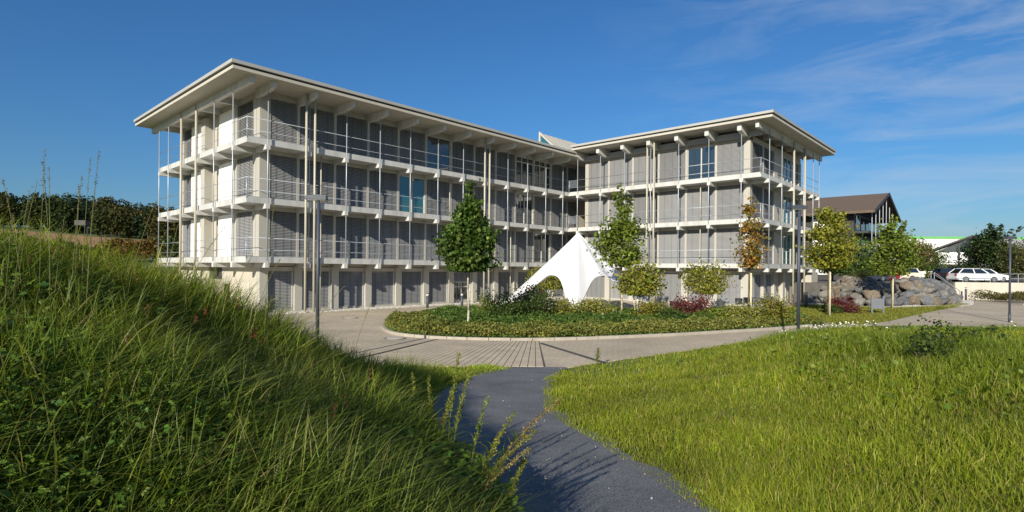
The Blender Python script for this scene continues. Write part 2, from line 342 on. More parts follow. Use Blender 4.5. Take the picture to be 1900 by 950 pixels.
# skylight on the roof
sk_ = MB(); u0, u1s, va, vb, zl, zh = 27.0, 33.0, -0.35, 1.75, 13.4, 15.25
s = thing_sk = link('skylight', MB().mesh('skylight', 'roof_metal'), off)
m_ = MB(); m_.quad((u0, va, zl), (u0, vb, zl), (u0, vb, zh)); m_.quad((u1s, va, zl), (u1s, vb, zh), (u1s, vb, zl)); sl_ = MB(); sl_.quad((u0, vb, zl), (u1s, vb, zl), (u1s, vb, zh), (u0, vb, zh)); sl_.quad((u0, va, zl), (u0, vb, zh), (u1s, vb, zh), (u1s, va, zl)); link('slope', sl_.mesh('slope', 'soffit'), s)
link('glazing', m_.mesh('glazing', 'glass_teal'), s)
for q in range(9):
    uu = u0 + (u1s - u0) * q / 8; mm = MB(); d = Vector((0, vb - va, zh - zl)).normalized()
    mm.tube((uu, va, zl), (uu, vb, zh), .035, 4); link('glazing_bar', mm.mesh('bar', 'soffit'), s)
mm = MB(); mm.tube((u0 - .02, vb, zl), (u0 - .02, vb, zh + .1), .11, 4); mm.tube((u0 - .02, va, zl), (u0 - .02, vb, zh), .11, 4); link('frame', mm.mesh('skf', 'soffit'), s)

BAY = 2.45
GU = [1.1 + BAY * k for k in range(12)]                 # left wing grid (u)
GW = [1.1 + 2.46 * k for k in range(7)]                 # right wing grid (distance along -v)
EV = [1.6 + 2.85 * k for k in range(5)] + [15.1]        # left end grid (v)
EU = [1.35 + 2.85 * k for k in range(5)] + [14.7]       # right end grid (u - U1)
# ---- brackets and beams (box running along local +y from the tip inwards)
br_me = MB(); br_me.box(-.12, .12, -.16, 1.25, -.27, -.002); br_me = br_me.mesh('bracket', 'slab_paint')
def beam_mesh(tip, inner, zt_, h0, h1, wdt=.2):
    m = MB(); a, b = -wdt / 2, wdt / 2; i = len(m.v)
    for x in (a, b): m.v += [(x, tip, zt_), (x, inner, zt_), (x, inner, zt_ - h1), (x, tip + .9, zt_ - h1), (x, tip, zt_ - h0)]
    m.f += [(0, 1, 2, 3, 4), (9, 8, 7, 6, 5)] + [(k, (k + 1) % 5 + 0, (k + 1) % 5 + 5, k + 5) for k in range(5)]
    m.f = [tuple(f) for f in m.f]; return m.mesh('beam', 'slab_paint')
bm_l = beam_mesh(-.88, 1.3, 12.92, .36, .5, .24); bm_r = beam_mesh(-.6, 1.3, 13.45, .5, .7, .3)
for z in ZS:
    zz = z - FT
    for u in GU: link('bracket', br_me, off, (u, 0, zz))
    for q in GW: link('bracket', br_me, off, (U1, -q, zz), -math.pi / 2)
    for v in EV: link('bracket', br_me, off, (0, v, zz), -math.pi / 2)
    for u in EU: link('bracket', br_me, off, (U1 + u, V1, zz))
for u in GU: link('roof_beam', bm_l, off, (u, 0, 0))
for q in GW: link('roof_beam', bm_r, off, (U1, -q, 0), -math.pi / 2)
eb = MB(); eb.box(-.12, .12, -.88, VE + 1.1, 12.52, 12.918); link('edge_beam', eb.mesh('eb', 'slab_paint'), off, (-.1, 0, 0))
eb = MB(); eb.box(-.6, 16.1, -.12, .12, 12.98, 13.448); link('edge_beam', eb.mesh('eb', 'slab_paint'), off, (U1, V1 + .1, 0))
for v in EV[1:]:
    c_ = MB().box(.02, WD, -.1, .1, 12.56, 12.915); link('cross_beam', c_.mesh('cb', 'slab_paint'), off, (0, v, 0))
for u in EU[1:]:
    c_ = MB().box(-.1, .1, .23, WD, 13.05, 13.445); link('cross_beam', c_.mesh('cb', 'slab_paint'), off, (U1 + u, V1, 0))
# front girder under the clerestory of the right wing, running on past the corner
link('girder', MB().box(U1 + .75, U1 + .95, V1 + .23, -1.1, 12.72, 13.12).mesh('girder', 'girder_grey'), off)
# ---- rods, rails, round posts
def vtube(name, x, y, z0, z1, r, mat, n=8): return link(name, MB().tube((x, y, z0), (x, y, z1), r, n).mesh(name, mat, True), off)
edges = [(u, -.13) for u in GU] + [(U1 - .13, -q) for q in GW] + [(-.13, v) for v in EV] + [(U1 + u, V1 - .13) for u in EU]
top_of = lambda x, y: 12.75 if x < U1 - .5 else 13.15
for (x, y) in edges:
    zb = ZS[0] - .25
    vtube('hanger_rod', x, y, zb, top_of(x, y), .032, 'steel', 6)
def post(x, y): vtube('round_post', x, y, 0, top_of(x, y) + .1, .07, 'post_paint', 10)
for u in (3.32, 3.86, 18.0, 18.52): post(u, -.2)
for q in (8.2, 8.82): post(U1 - .2, -q)
for v in (7.3, 10.1): post(-.2, v)
for u in (7.0, 10.05): post(U1 + u, V1 - .2)
for (x, y) in ((4.75, .7), (15.2, .7), (22.0, .7), (U1 + .7, -12.4)): vtube('downpipe', x, y, 0, ZS[1] - .33, .045, 'post_paint', 8)
for (x, y) in ((4.75, .7), (15.2, .7), (U1 + .7, -12.4)): vtube('downpipe', x, y, ZS[1] + .03, ZS[2] - .33, .045, 'post_paint', 8)
for z in ZS:
    for h, r in ((.38, .016), (1.05, .02)):
        for a, b in (((-.0, VE - .1), (-.0, -.0)), ((0, 0), (U1 - .05, 0)), ((U1 - .05, 0), (U1 - .05, V1)), ((U1 - .05, V1), (UE, V1))):
            link('rail', MB().tube((*a, z + h), (*b, z + h), r, 6).mesh('rail', 'steel', True), off)
    for (gx, gy) in ((U1 - .05, -.08), (0.02, 0.02), (U1, V1 + .02)): vtube('rail_post', gx, gy, z - .1, z + 1.08, .03, 'steel', 6)
    bal = MB()
    for q in range(12): bal.tube((U1 - .05, -.12 - q * .085, z + .38), (U1 - .05, -.12 - q * .085, z + 1.05), .011, 5)
    link('baluster_panel', bal.mesh('bal', 'steel'), off)

# ---- facades: local frame x along, y inwards, outward is -y
blind_cache = {}
def blind_mesh(wid, h):
    k = (round(wid, 2), round(h, 2))
    if k in blind_cache: return blind_cache[k]
    m = MB(); pitch = .088; n = int(h / pitch)
    for q in range(n):
        z = .02 + q * pitch
        m.quad((0, -.04, z), (wid, -.04, z), (wid, -.016, z + .058), (0, -.016, z + .058)); m.quad((0, -.016, z + .058), (wid, -.016, z + .058), (wid, .02, z + .08), (0, .02, z + .08))
    m.box(0, wid, -.05, .04, h - .03, h)
    m.box(0, wid, -.04, .02, 0, .018)
    me = m.mesh('blind', 'blind_metal')
    me.materials.append(MATS['blind_cord']); nf = len(me.polygons)
    blind_cache[k] = me; return me
cord_me = {}
def cords(wid, h, par):
    k = (round(wid, 2), round(h, 2))
    if k not in cord_me:
        m = MB()
        for s in (.2, .5, .8): m.box(wid * s - .006, wid * s + .006, -.054, -.047, 0, h)
        cord_me[k] = m.mesh('cord', 'blind_cord')
    link('blind_cord', cord_me[k], par)
class Facade:
    def __init__(s, ou, ov, rz): s.o = (ou, ov); s.rz = rz; s.c, s.s = math.cos(rz), math.sin(rz)
    def P(s, a, y=0, z=0): return (s.o[0] + a * s.c - y * s.s, s.o[1] + a * s.s + y * s.c, z)
    def box(s, name, a0, a1, y0, y1, z0, z1, mat, par=None):
        if par is None: return link(name, MB().box(0, a1 - a0, y0, y1, 0, z1 - z0).mesh(name, mat), off, s.P(a0, 0, z0), s.rz)
        return link(name, MB().box(0, a1 - a0, y0, y1, 0, z1 - z0).mesh(name, mat), par)
    def blind(s, a0, a1, z0, z1, y=0.0):
        bl = link('blind', blind_mesh(a1 - a0, z1 - z0), off, s.P(a0, y, z0), s.rz); cords(a1 - a0, z1 - z0, bl)
        s.box('window_pane', a0, a1, .12, .14, z0, z1, 'glass')
    def window(s, a0, a1, z0, z1, mat='glass', nm=2, transom=None):
        wdw = s.box('window', a0, a1, .06, .075, z0, z1, mat)
        fr = MB(); W, H = a1 - a0, z1 - z0
        for q in range(nm + 1):
            c0 = W * q / nm; fr.box(max(0, c0 - .04), min(W, c0 + .04), .0, .055, 0, H)
        fr.box(.04, W - .04, .0, .05, 0, .08); fr.box(.04, W - .04, .0, .05, H - .08, H)
        if transom: fr.box(.04, W - .04, .0, .05, transom - .04, transom + .04)
        link('frame', fr.mesh('frame', 'frame_light'), wdw)
    def upper(s, grid, fi, kinds, end_cols=()):
        z = ZS[fi]; top = z + 2.74 if fi < 2 else 12.56
        for i, (a, b) in enumerate(zip(grid[:-1], grid[1:])):
            k = kinds.get((fi, i), 'b')
            if k == 'b': s.blind(a + .1, b - .1, z + .03, top)
            elif k == 'w': s.window(a + .09, b - .09, z + .03, top, nm=2)
            elif k == 't': s.window(a + .09, b - .09, z + .03, top, 'glass_teal', nm=2)
            elif k == 'f': s.window(a + .09, b - .09, z + .03, top, nm=3, transom=2.2)
        for a in grid: s.box('mullion', a - .085, a + .085, -.06, .1, z + .03, top, 'beige')
FL = Facade(0, WD, 0); FR = Facade(U1 + WD, 0, -math.pi / 2)
gl = GU + [30.55, 32.2]
kl = {(2, 5): 'w', (2, 9): 'f', (2, 10): 'f', (1, 4): 't', (1, 9): 'w', (0, 10): 'w', (1, 10): 'b'}
gl_u = [1.75] + GU[1:] + [30.55, 32.2]
for fi in range(3): FL.upper(gl_u, fi, kl)
gr = GW
kr = {(2, 0): 'b', (2, 4): 'w'}
for fi in range(3): FR.upper(gr[:-1] + [15.75], fi, kr)
for fi in range(3):                                             # lintel bands, corner columns
    z = ZS[fi]; t0 = z + 2.742 if fi < 2 else 12.562; t1 = ZS[fi + 1] - FT - .002 if fi < 2 else 12.915
    FL.box('lintel', 1.3, 33.5, -.05, .2, t0, t1, 'beige')
    FR.box('lintel', 1.0, 15.93, -.05, .2, t0, t1 if fi < 2 else 12.9, 'beige')
    FL.box('corner_column', 1.2, 1.66, -.1, .36, z + .03, t0 - .003, 'beige'); FR.box('corner_column', 15.55, 16.03, -.1, .36, z + .03, t0 - .003, 'beige')
    FR.box('corner_column', 1.0, 1.36, -.08, .3, z + .03, t0 - .003, 'beige')
    FL.box('side_wall', 32.3, 33.5, 0.0, .2, z + .03, t0 - .003, 'beige_wall')
FR.box('clerestory', 1.0, 15.9, .1, .2, 12.91, 13.44, 'glass')
# left end facade (v runs 1.3 .. 15), reversed x
FE = Facade(WD, 15.05, -math.pi / 2); ev = lambda v: 15.05 - v
def endl(fi):
    z = ZS[fi]; top = z + 2.74 if fi < 2 else 12.56; t1 = ZS[fi + 1] - FT - .002 if fi < 2 else 12.915
    FE.box('lintel', 0, ev(1.52), -.05, .2, top + .002, t1, 'beige')
    FE.blind(ev(4.55), ev(2.25), z + .03, top); FE.blind(ev(14.25), ev(12.7), z + .03, top)
    for a, b in ((7.4, 4.95), (12.6, 11.3), (11.2, 9.9)): FE.box('sun_panel', ev(a), ev(b), -.09, -.05, z + .06, top - .02, 'white_panel')
    FE.box('wall_strip', ev(4.93), ev(4.57), -.06, .2, z + .03, top, 'beige'); FE.box('wall_strip', ev(8.3), ev(7.45), -.02, .2, z + .03, top, 'beige_wall')
    FE.box('wall_strip', ev(15.05), ev(14.3), -.06, .2, z + .03, top, 'beige'); FE.box('wall_strip', ev(9.6), ev(8.9), -.45, .2, z + .03, top, 'beige')
    FE.box('back_wall', ev(12.68), ev(4.95), .06, .15, z + .03, top, 'beige_wall'); FE.box('corner_column', ev(2.15), ev(1.7), -.1, .2, z + .03, top, 'beige')
for fi in range(3): endl(fi)
FG = Facade(U1, V1 + WD, 0)
def endr(fi):
    z = ZS[fi]; top = z + 2.74 if fi < 2 else 12.56; t1 = ZS[fi + 1] - FT - .002 if fi < 2 else 12.97
    FG.box('lintel', 1.85, 14.0, -.05, .2, top + .002, t1, 'beige')
    FG.blind(1.85, 4.1, z + .03, top); FG.blind(4.35, 6.55, z + .03, top)
    FG.box('mullion', 4.13, 4.32, -.05, .15, z + .03, top, 'frame_light'); FG.box('wall_strip', 6.6, 7.4, -.12, .2, z + .03, top, 'beige')
    FG.box('wall_strip', 7.4, 9.3, .02, .2, z + .03, top, 'beige_wall'); FG.window(9.35, 11.5, z + .03, top, 'glass_teal'); FG.window(11.6, 13.6, z + .03, top, 'glass')
    FG.box('wall_strip', 13.62, 14.0, -.1, .2, z + .03, top, 'beige')
for fi in range(3): endr(fi)
# ground floor
def gfloor(Fc, grid, opens=()):
    for i, (a, b) in enumerate(zip(grid[:-1], grid[1:])):
        a0, b0 = a + .26, b - .26
        Fc.box('blind_box', a0, b0, -.1, .1, 2.44, 2.7, 'beige'); Fc.box('sill', a0, b0, -.08, .1, .02, .16, 'beige')
        Fc.box('guide_rail', b0 - .09, b0 - .02, -.06, .02, .17, 2.43, 'frame_light')
        if i in opens: Fc.blind(a0 + .02, b0 - .1, 1.7, 2.43); Fc.window(a0 + .02, b0 - .1, .17, 1.68, nm=2, transom=1.1)
        else: Fc.blind(a0 + .02, b0 - .1, .17, 2.43)
    for a in grid: Fc.box('pillar', a - .24, a + .24, -.22, .2, 0, 2.74, 'beige')
    Fc.box('gf_lintel'.replace('gf_', ''), grid[0] - .2, grid[-1] + .2, -.07, .2, 2.742, 2.91, 'beige')
gfloor(FL, [1.45] + GU[1:] + [30.5, 32.9], (6,))
gfloor(FR, GW[:-1] + [15.75], ())
gfloor(FG, [1.7, 4.2, 6.7], ())
FG.box('wall_strip', 6.95, 14.0, 0.05, .2, 0, 2.9, 'beige_wall'); FG.box('wall_strip', 8.4, 9.0, -.3, .04, 0, 2.9, 'beige'); FG.window(9.4, 11.0, .05, 2.5, 'glass')
FG.box('end_wall', 13.2, 15.2, -1.25, .0, 0, 2.9, 'beige_wall')
FE.box('end_wall', ev(6.9), ev(1.53), -.02, .2, 0, 2.91, 'beige_wall'); FE.box('end_wall', ev(15.05), ev(9.2), -.02, .2, 0, 2.91, 'beige_wall')
FE.box('door', ev(9.1), ev(7.0), .05, .2, 0, 2.6, 'core_dark'); FE.box('door', ev(12.4), ev(11.2), -.06, -.03, .1, 2.3, 'white_panel')
FE.box('service_hatch', ev(4.6), ev(2.6), -.05, -.025, .15, 1.75, 'concrete')
# pebble strip along the left wing
# ------------------------------------------------------------------ surroundings on the court
def strip(name, pts, wdt, z0, z1, mat, **kw):
    m = MB()
    for (a, b) in zip(pts[:-1], pts[1:]):
        d = Vector((b[0] - a[0], b[1] - a[1], 0)).normalized(); nn = Vector((-d.y, d.x, 0)) * wdt / 2
        m.prism([(a[0] - nn.x, a[1] - nn.y), (b[0] - nn.x, b[1] - nn.y), (b[0] + nn.x, b[1] + nn.y), (a[0] + nn.x, a[1] + nn.y)], z0, z1)
    return link(name, m.mesh(name, mat), **kw)
# pebbles: lumps scattered along wall feet
def pebbles(name, pts, label_kind=True, n=900, wdt=.9, size=(.05, .11)):
    ico = [(0, 0, 1), (.9, 0, .3), (.28, .86, .35), (-.73, .53, .3), (-.73, -.53, .3), (.28, -.86, .35)]
    icf = [(0, 1, 2), (0, 2, 3), (0, 3, 4), (0, 4, 5), (0, 5, 1)]
    ico = np.array(ico); icf = np.array(icf); pts = np.array(pts, float); seg = np.linalg.norm(np.diff(pts, axis=0), axis=1); cum = np.r_[0, np.cumsum(seg)]
    t = rng.uniform(0, cum[-1], n); X = np.interp(t, cum, pts[:, 0]); Y = np.interp(t, cum, pts[:, 1]); i = np.clip(np.searchsorted(cum, t) - 1, 0, len(seg) - 1)
    d = np.diff(pts, axis=0)[i] / seg[i][:, None]; o = rng.uniform(-wdt / 2, wdt / 2, n); C = np.stack([X - d[:, 1] * o, Y + d[:, 0] * o, np.full(n, .0)], 1)
    s = rng.uniform(*size, n)[:, None, None] * np.array([1.2, 1, .75]); a = rng.uniform(0, 6.28, n); ca, sa = np.cos(a)[:, None], np.sin(a)[:, None]
    q = ico[None] * s; q = np.stack([q[..., 0] * ca - q[..., 1] * sa, q[..., 0] * sa + q[..., 1] * ca, q[..., 2]], 2) + C[:, None]
    f = (icf[None] + (np.arange(n) * 6)[:, None, None]).reshape(-1, 3)
    c = np.repeat(vary((.60, .56, .48), n, .16, warm=.05), 6, 0)
    return link(name, npmesh(name, q.reshape(-1, 3), f, 'vcol', c), kind='stuff', label='white pebbles lying in a strip at the wall foot' if label_kind else None, cat='pebbles' if label_kind else None)
pl = [tuple(loc2w(u, .62)) for u in (1.2, 10, 20, 32.5)]
link('gravel_strip', MB().prism([tuple(loc2w(-.3, -.3)), tuple(loc2w(32.5, -.3)), tuple(loc2w(32.5, 1.05)), tuple(loc2w(-.3, 1.05))], 0.0, .012).mesh('gs', 'pebble'), kind='structure')
pb = pebbles('pebbles', [tuple(loc2w(u, .38)) for u in (-.2, 10, 20, 32.4)], n=3200, wdt=1.25); pb['label'] = 'white pebbles in the strip along the left wing'
link('gravel_strip', MB().prism([tuple(loc2w(U1 - .2, -.4)), tuple(loc2w(U1 - .2, V1)), tuple(loc2w(U1 + 1.0, V1)), tuple(loc2w(U1 + 1.0, -.4))], 0.0, .012).mesh('gs', 'concrete'), kind='structure')

# planted island: kerb and bed
kerb_px = [(760, 583), (722, 592), (703, 605), (712, 617), (740, 624), (800, 629), (900, 633), (1000, 633), (1100, 630), (1200, 626), (1290, 621)]
kp = [px(x, y)[:2] for x, y in kerb_px] + [np.array([11.5, 25.3]), np.array([16, 28.2])]
# smooth resample
tt = np.linspace(0, len(kp) - 1, 90); KP = np.stack([np.interp(tt, range(len(kp)), [p[i] for p in kp]) for i in (0, 1)], 1)
for _ in range(25): KP[1:-1] = (KP[:-2] + 2 * KP[1:-1] + KP[2:]) / 4
km = MB(); inner = []
for i in range(len(KP)):
    a = KP[max(0, i - 1)]; b = KP[min(len(KP) - 1, i + 1)]; d = (b - a) / np.linalg.norm(b - a); inner.append(KP[i] + np.array([-d[1], d[0]]) * .14)
inner = np.array(inner)
kerb = thing('kerb', 'pale stone kerb curving round the planted island', 'kerb', (0, 0, 0))
for i in range(0, len(KP) - 3, 3):                      # separate kerb stones with open joints
    j = i + 3; m = MB(); a0, a1 = KP[i] * .985 + KP[j] * .015, KP[j] * .985 + KP[i] * .015; b0, b1 = inner[i] * .985 + inner[j] * .015, inner[j] * .985 + inner[i] * .015
    mid, midi = KP[i + 1], inner[i + 1]; mid2, midi2 = KP[i + 2], inner[i + 2]
    m.prism([tuple(a0), tuple(mid), tuple(mid2), tuple(a1), tuple(b1), tuple(midi2), tuple(midi), tuple(b0)], .0, .11 + rng.uniform(-.004, .004)); link('kerb_stone', m.mesh('ks', 'kerb_stone'), kerb)
back = [(16, 31.5), (13, 33.0), (10.3, 32.3), (7.5, 33.5), (4, 31.2), (1.0, 31.5), (-1.5, 32.6), (-4.0, 33.2)]
bedpoly = [tuple(p) for p in inner] + back
link('planting_bed', MB().prism(bedpoly, .0, .06).mesh('bed', 'mulch'), kind='structure')
def inpoly(X, Y, poly):
    poly = np.array(poly); r = np.zeros(len(X), bool); j = len(poly) - 1
    for i in range(len(poly)):
        xi, yi = poly[i]; xj, yj = poly[j]
        c = ((yi > Y) != (yj > Y)) & (X < (xj - xi) * (Y - yi) / (yj - yi + 1e-12) + xi); r ^= c; j = i
    return r
def scatter(poly, n):
    p = np.array(poly); lo, hi = p.min(0), p.max(0); X = rng.uniform(lo[0], hi[0], n * 3); Y = rng.uniform(lo[1], hi[1], n * 3); k = inpoly(X, Y, poly)
    return X[k][:n], Y[k][:n]
def groundcover(name, poly, n, hf, base, label, size=.075, amt=.3, bias=(0, 0, .8)):
    X, Y = scatter(poly, n); H = hf(X, Y); Z = H * np.sqrt(rng.uniform(.15, 1, len(X))) + .05
    v, f, c = leaves(np.stack([X, Y, Z], 1), size, vary(base, len(X), amt), bias)
    return link(name, npmesh(name, v, f, 'leaf', c), kind='stuff', label=label, cat='ground cover')
lump = lambda X, Y: .5 + .5 * (.5 + .5 * np.sin(X * 2.3 + Y) * np.cos(Y * 2.7 - X * .8)) + .12 * np.sin(X * 6.1) * np.sin(Y * 7.3)
kc = np.array(KP)
def kdist(X, Y): return np.min(np.hypot(X[:, None] - kc[None, :, 0], Y[:, None] - kc[None, :, 1]), 1)
front = [tuple(p) for p in inner]; c0 = np.mean(np.array(bedpoly), 0)
front_band = [tuple(p) for p in inner[8:]] + [tuple(p + (np.array([1.0, 29.5]) - p) * .32) for p in inner[8:][::-1]]
groundcover('low_cotoneaster', front_band, 52000, lambda X, Y: (.5 * lump(X, Y)) * np.clip(kdist(X, Y) / .35, .35, 1), (.185, .195, .042), 'olive green low shrub carpet along the kerb of the island', .085, .38)
groundcover('dark_hedge_carpet', bedpoly, 60000, lambda X, Y: (.6 * lump(X, Y)) * np.clip(kdist(X, Y) / 2.5, .25, 1), (.085, .145, .026), 'dark green low planting filling the island', .1, .34)

# radial paver rows in front of the island
pf = link('paver_bed', MB().prism([(-4.75, 15.32), (.95, 15.32), (1.04, 20.9), (-2.75, 21.25)], .002, .006).mesh('pvb', 'joint_dark'), kind='structure')
NR = 25
for q in range(NR):
    a0, a1 = q / NR, (q + 1) / NR; fx = lambda t: -4.7 + 5.6 * t
    bx = lambda t: -2.7 + 3.72 * t ** .9; by = lambda t: 21.18 - .3 * math.sin(t * 2.2) - .15 * t
    gp = .011
    link('paver_row', MB().prism([(fx(a0) + gp, 15.34), (fx(a1) - gp, 15.34), (bx(a1) - gp, by(a1)), (bx(a0) + gp, by(a0))], .004, .016 + rng.uniform(-.001, .001)).mesh('pr', 'paver'), pf)
strip('drain_channel', [px(1003, 637)[:2], px(1130, 676)[:2]], .17, .002, .012, 'channel', label='dark slotted drain channel crossing the block paving', cat='drain')
strip('joint_strip', [px(812, 630)[:2], px(650, 669)[:2]], .06, .003, .022, 'channel', label='narrow dark drain slot left of the paver rows', cat='drain')
def manhole(p, label):
    t = thing('manhole_cover', label, 'manhole cover', (p[0], p[1], 0), 0, 'manhole covers in the paving')
    link('rim', MB().tube((0, 0, .002), (0, 0, .012), .42, 28).mesh('mr', 'iron'), t); link('lid', MB().tube((0, 0, .012), (0, 0, .02), .33, 28).mesh('ml', 'concrete'), t)
manhole(px(733, 628), 'round manhole cover beside the kerb of the island'); manhole(px(650, 590), 'round manhole cover in the open paving near the left wing')

# ------------------------------------------------------------------ star tent
tc0 = np.array([4.36, 37.0]); AP = 5.15; RT, RM, ZM = 5.3, 2.25, 2.2; rot = R(170.8)
tent = thing('star_tent', 'white star shaped canopy tent pitched in the courtyard', 'tent', (tc0[0], tc0[1], 0), rot)
NS, NT = 22, 72; V = []; 
for i in range(NS + 1):
    s_ = (i / NS)
    for j in range(NT):
        ph = 2 * math.pi * j / NT; t = ((ph / (math.pi / 2)) % 1) * 2 - 1; at = abs(t)     # at=1 on a leg
        re = RM + (RT - RM) * at ** 3.6; ze = ZM * (1 - at ** 2.6) + .12
        rr_ = re * (s_ ** 1.03); z = AP - (AP - ze) * s_ ** .99
        V.append((rr_ * math.cos(ph), rr_ * math.sin(ph), z))
Fc = []
for i in range(NS):
    for j in range(NT): a, b = i * NT + j, i * NT + (j + 1) % NT; Fc.append((a, b, b + NT, a + NT))
cm = bpy.data.meshes.new('canopy'); cm.from_pydata(V, [], Fc); cm.update(); cm.polygons.foreach_set('use_smooth', [True] * len(Fc)); cm.materials.append(MATS['tent_fabric'])
m_ = MATS['tent_fabric']; n_ = m_.node_tree.nodes; l_ = m_.node_tree.links; tr_ = n_.new('ShaderNodeBsdfTranslucent'); tr_.inputs[0].default_value = (.8, .8, .8, 1); ms_ = n_.new('ShaderNodeMixShader'); ms_.inputs[0].default_value = .22
l_.new(n_['Principled BSDF'].outputs[0], ms_.inputs[1]); l_.new(tr_.outputs[0], ms_.inputs[2]); l_.new(ms_.outputs[0], n_['Material Output'].inputs[0])
cano = link('canopy', cm, tent)
for j in range(8):
    jj = j * NT // 8; sm = MB(); pts_ = [Vector(V[i * NT + jj]) for i in range(0, NS + 1, 2)]
    for a_, b_ in zip(pts_[:-1], pts_[1:]): sm.tube(a_, b_, .014, 5)
    link('seam', sm.mesh('seam', 'tent_fabric'), cano)
link('mast', MB().tube((0, 0, 0), (0, 0, AP - .02), .05, 10).mesh('mast', 'steel', True), tent)
for j in range(4):
    ph = math.pi / 2 * j; c_, s_ = math.cos(ph), math.sin(ph)
    link('guy_strap', MB().tube((RT * c_ * .985, RT * s_ * .985, .22), ((RT + .55) * c_, (RT + .55) * s_, 0), .03, 6).mesh('strap', 'fabric_blue'), tent)

# ------------------------------------------------------------------ trees
def tree(name, base, H, crown, palette, nleaf, label, seed, trunk_mat='bark_pale', stems=1, leaf=.15, stake=False, r0=.055, group=None, open_=0.0, leader=True, bias=(0, 0, .5), matn='leaf', shape='ovoid'):
    g = np.random.default_rng(seed); zb, zt_, rx = crown; t = thing(name, label, 'tree', tuple(base), 0, group)
    tm = MB(); tips = []
    def env(z):
        q = np.clip((z - zb) / (zt_ - zb), 0, 1)
        if shape == 'column': return rx * np.interp(q, [0, .12, .5, .85, 1], [.25, .85, 1, .6, .12])
        if shape == 'round': return rx * np.sqrt(np.clip(1 - (2 * q - 1) ** 2, 0.02, 1))
        if shape == 'cone': return rx * np.interp(q, [0, .08, .3, .7, 1], [.6, 1, .85, .42, .05])
        return rx * np.interp(q, [0, .12, .36, .62, .82, 1], [.4, .85, 1.05, .92, .5, .15])
    stems_p = []
    for s in range(stems):
        a = 2 * math.pi * s / max(1, stems) + g.uniform(0, 1); off_ = (0 if stems == 1 else .12)
        p = Vector((math.cos(a) * off_, math.sin(a) * off_, 0)); top = H * (.97 if stems == 1 else g.uniform(.75, .95)); nseg = 7
        spread = 0 if stems == 1 else g.uniform(.35, .75) * rx
        for k in range(nseg):
            f0, f1 = k / nseg, (k + 1) / nseg; q = Vector((math.cos(a) * (off_ + spread * f1) + g.normal(0, .02), math.sin(a) * (off_ + spread * f1) + g.normal(0, .02), top * f1))
            tm.tube(p, q, r0 * (1 - .85 * f0), 7, r0 * (1 - .85 * f1)); stems_p.append(p.copy()); p = q
        stems_p.append(p.copy())
    nb = int(26 + 10 * rx); cl = []
    for k in range(nb):                                  # limbs
        z = zb + (zt_ - zb) * g.uniform(0.0, .82) ** 1.0; a = g.uniform(0, 2 * math.pi); rr = env(np.array(z)) * g.uniform(.5, 1.28)
        src = min(stems_p, key=lambda q: abs(q.z - (z - rr * .5)) + g.uniform(0, .3)); e = Vector((math.cos(a) * rr, math.sin(a) * rr, z))
        mid = src.lerp(e, .5) + Vector((0, 0, -.08 * rr)); tm.tube(src, mid, r0 * .32, 5, r0 * .2); tm.tube(mid, e, r0 * .2, 5, r0 * .08)
        for q in (.62, .8, .92, 1.02): cl.append(tuple(src.lerp(e, q)) + (.20 + .22 * rx * .5,))
    nin = int(nb * 2.2 * (1 - open_))
    zz = zb + (zt_ - zb) * g.uniform(0, 1, nin); aa = g.uniform(0, 6.283, nin); ra = env(zz) * np.sqrt(g.uniform(.1, .95, nin))
    for q in range(nin): cl.append((ra[q] * math.cos(aa[q]), ra[q] * math.sin(aa[q]), zz[q], .22 + .1 * rx))
    if leader:
        for q2 in range(4):
            a = g.uniform(0, 6.28); r_ = rx * g.uniform(.3, .75); zt2 = zt_ + (H - zt_) * g.uniform(.0, .6); e = Vector((math.cos(a) * r_, math.sin(a) * r_, zt2)); src = Vector((0, 0, zt2 - rx * 1.1)); tm.tube(src, e, r0 * .25, 5, r0 * .08)
            for q in (.5, .65, .8, .92, 1.0): cl.append(tuple(src.lerp(e, q)) + (.13,))
        for q in range(5): cl.append((g.normal(0, .06), g.normal(0, .06), zt_ - .1 + (H - zt_) * q / 4, .16))
    cl = np.array(cl); ci = g.integers(0, len(cl), nleaf); P = cl[ci, :3] + g.normal(0, 1, (nleaf, 3)) * cl[ci, 3:4] * np.array([.8, .8, .62]); P[:, 2] = np.where(P[:, 2] < zb, zb + g.uniform(0, .5, nleaf) * (zt_ - zb) * .4, P[:, 2])
    sel = g.random(nleaf); pc = np.array([p for p, _ in palette]); pw = np.cumsum([w_ for _, w_ in palette]); pi = np.searchsorted(pw / pw[-1], sel)
    cv = g.normal(1, .18, len(cl))[ci][:, None]; C = (pc[np.clip(pi, 0, len(pc) - 1)] * cv * g.normal(1, .2, (nleaf, 1))).clip(.004, .9)
    outw = P.copy(); outw[:, 2] = (P[:, 2] - (zb + zt_) / 2) * .4; v, f, c = leaves(P, leaf, C, bias, g)
    link('trunk', tm.mesh('trunk', trunk_mat, True), t); link('crown', npmesh('crown', v, f, matn, c), t)
    if stake: link('stake', MB().tube((.03, -.1, 0), (.03, -.1, stake), .045, 8).mesh('stake', 'stake_wood', True), t)
    return t
G_D = [((.05, .095, .016), 5), ((.08, .135, .022), 3), ((.12, .16, .03), 1)]
G_L = [((.13, .18, .022), 5), ((.18, .21, .03), 3), ((.075, .12, .018), 2)]
G_A = [((.30, .15, .025), 4), ((.20, .16, .025), 4), ((.36, .19, .04), 2), ((.14, .15, .025), 2)]
G_Y = [((.20, .21, .026), 5), ((.27, .25, .035), 3), ((.12, .16, .02), 2)]
def hgt(y0, y1, D): return (y1 - y0) / F * D
def tb(x, y): return px(x, y)
b1 = tb(868, 614); tree('maple_tree', b1, hgt(335, 614, b1[1]), (hgt(503, 614, b1[1]), hgt(385, 614, b1[1]), .88), G_D, 7500, 'dense dark green young maple on the planted island', 11, 'bark_pale', leaf=.19)
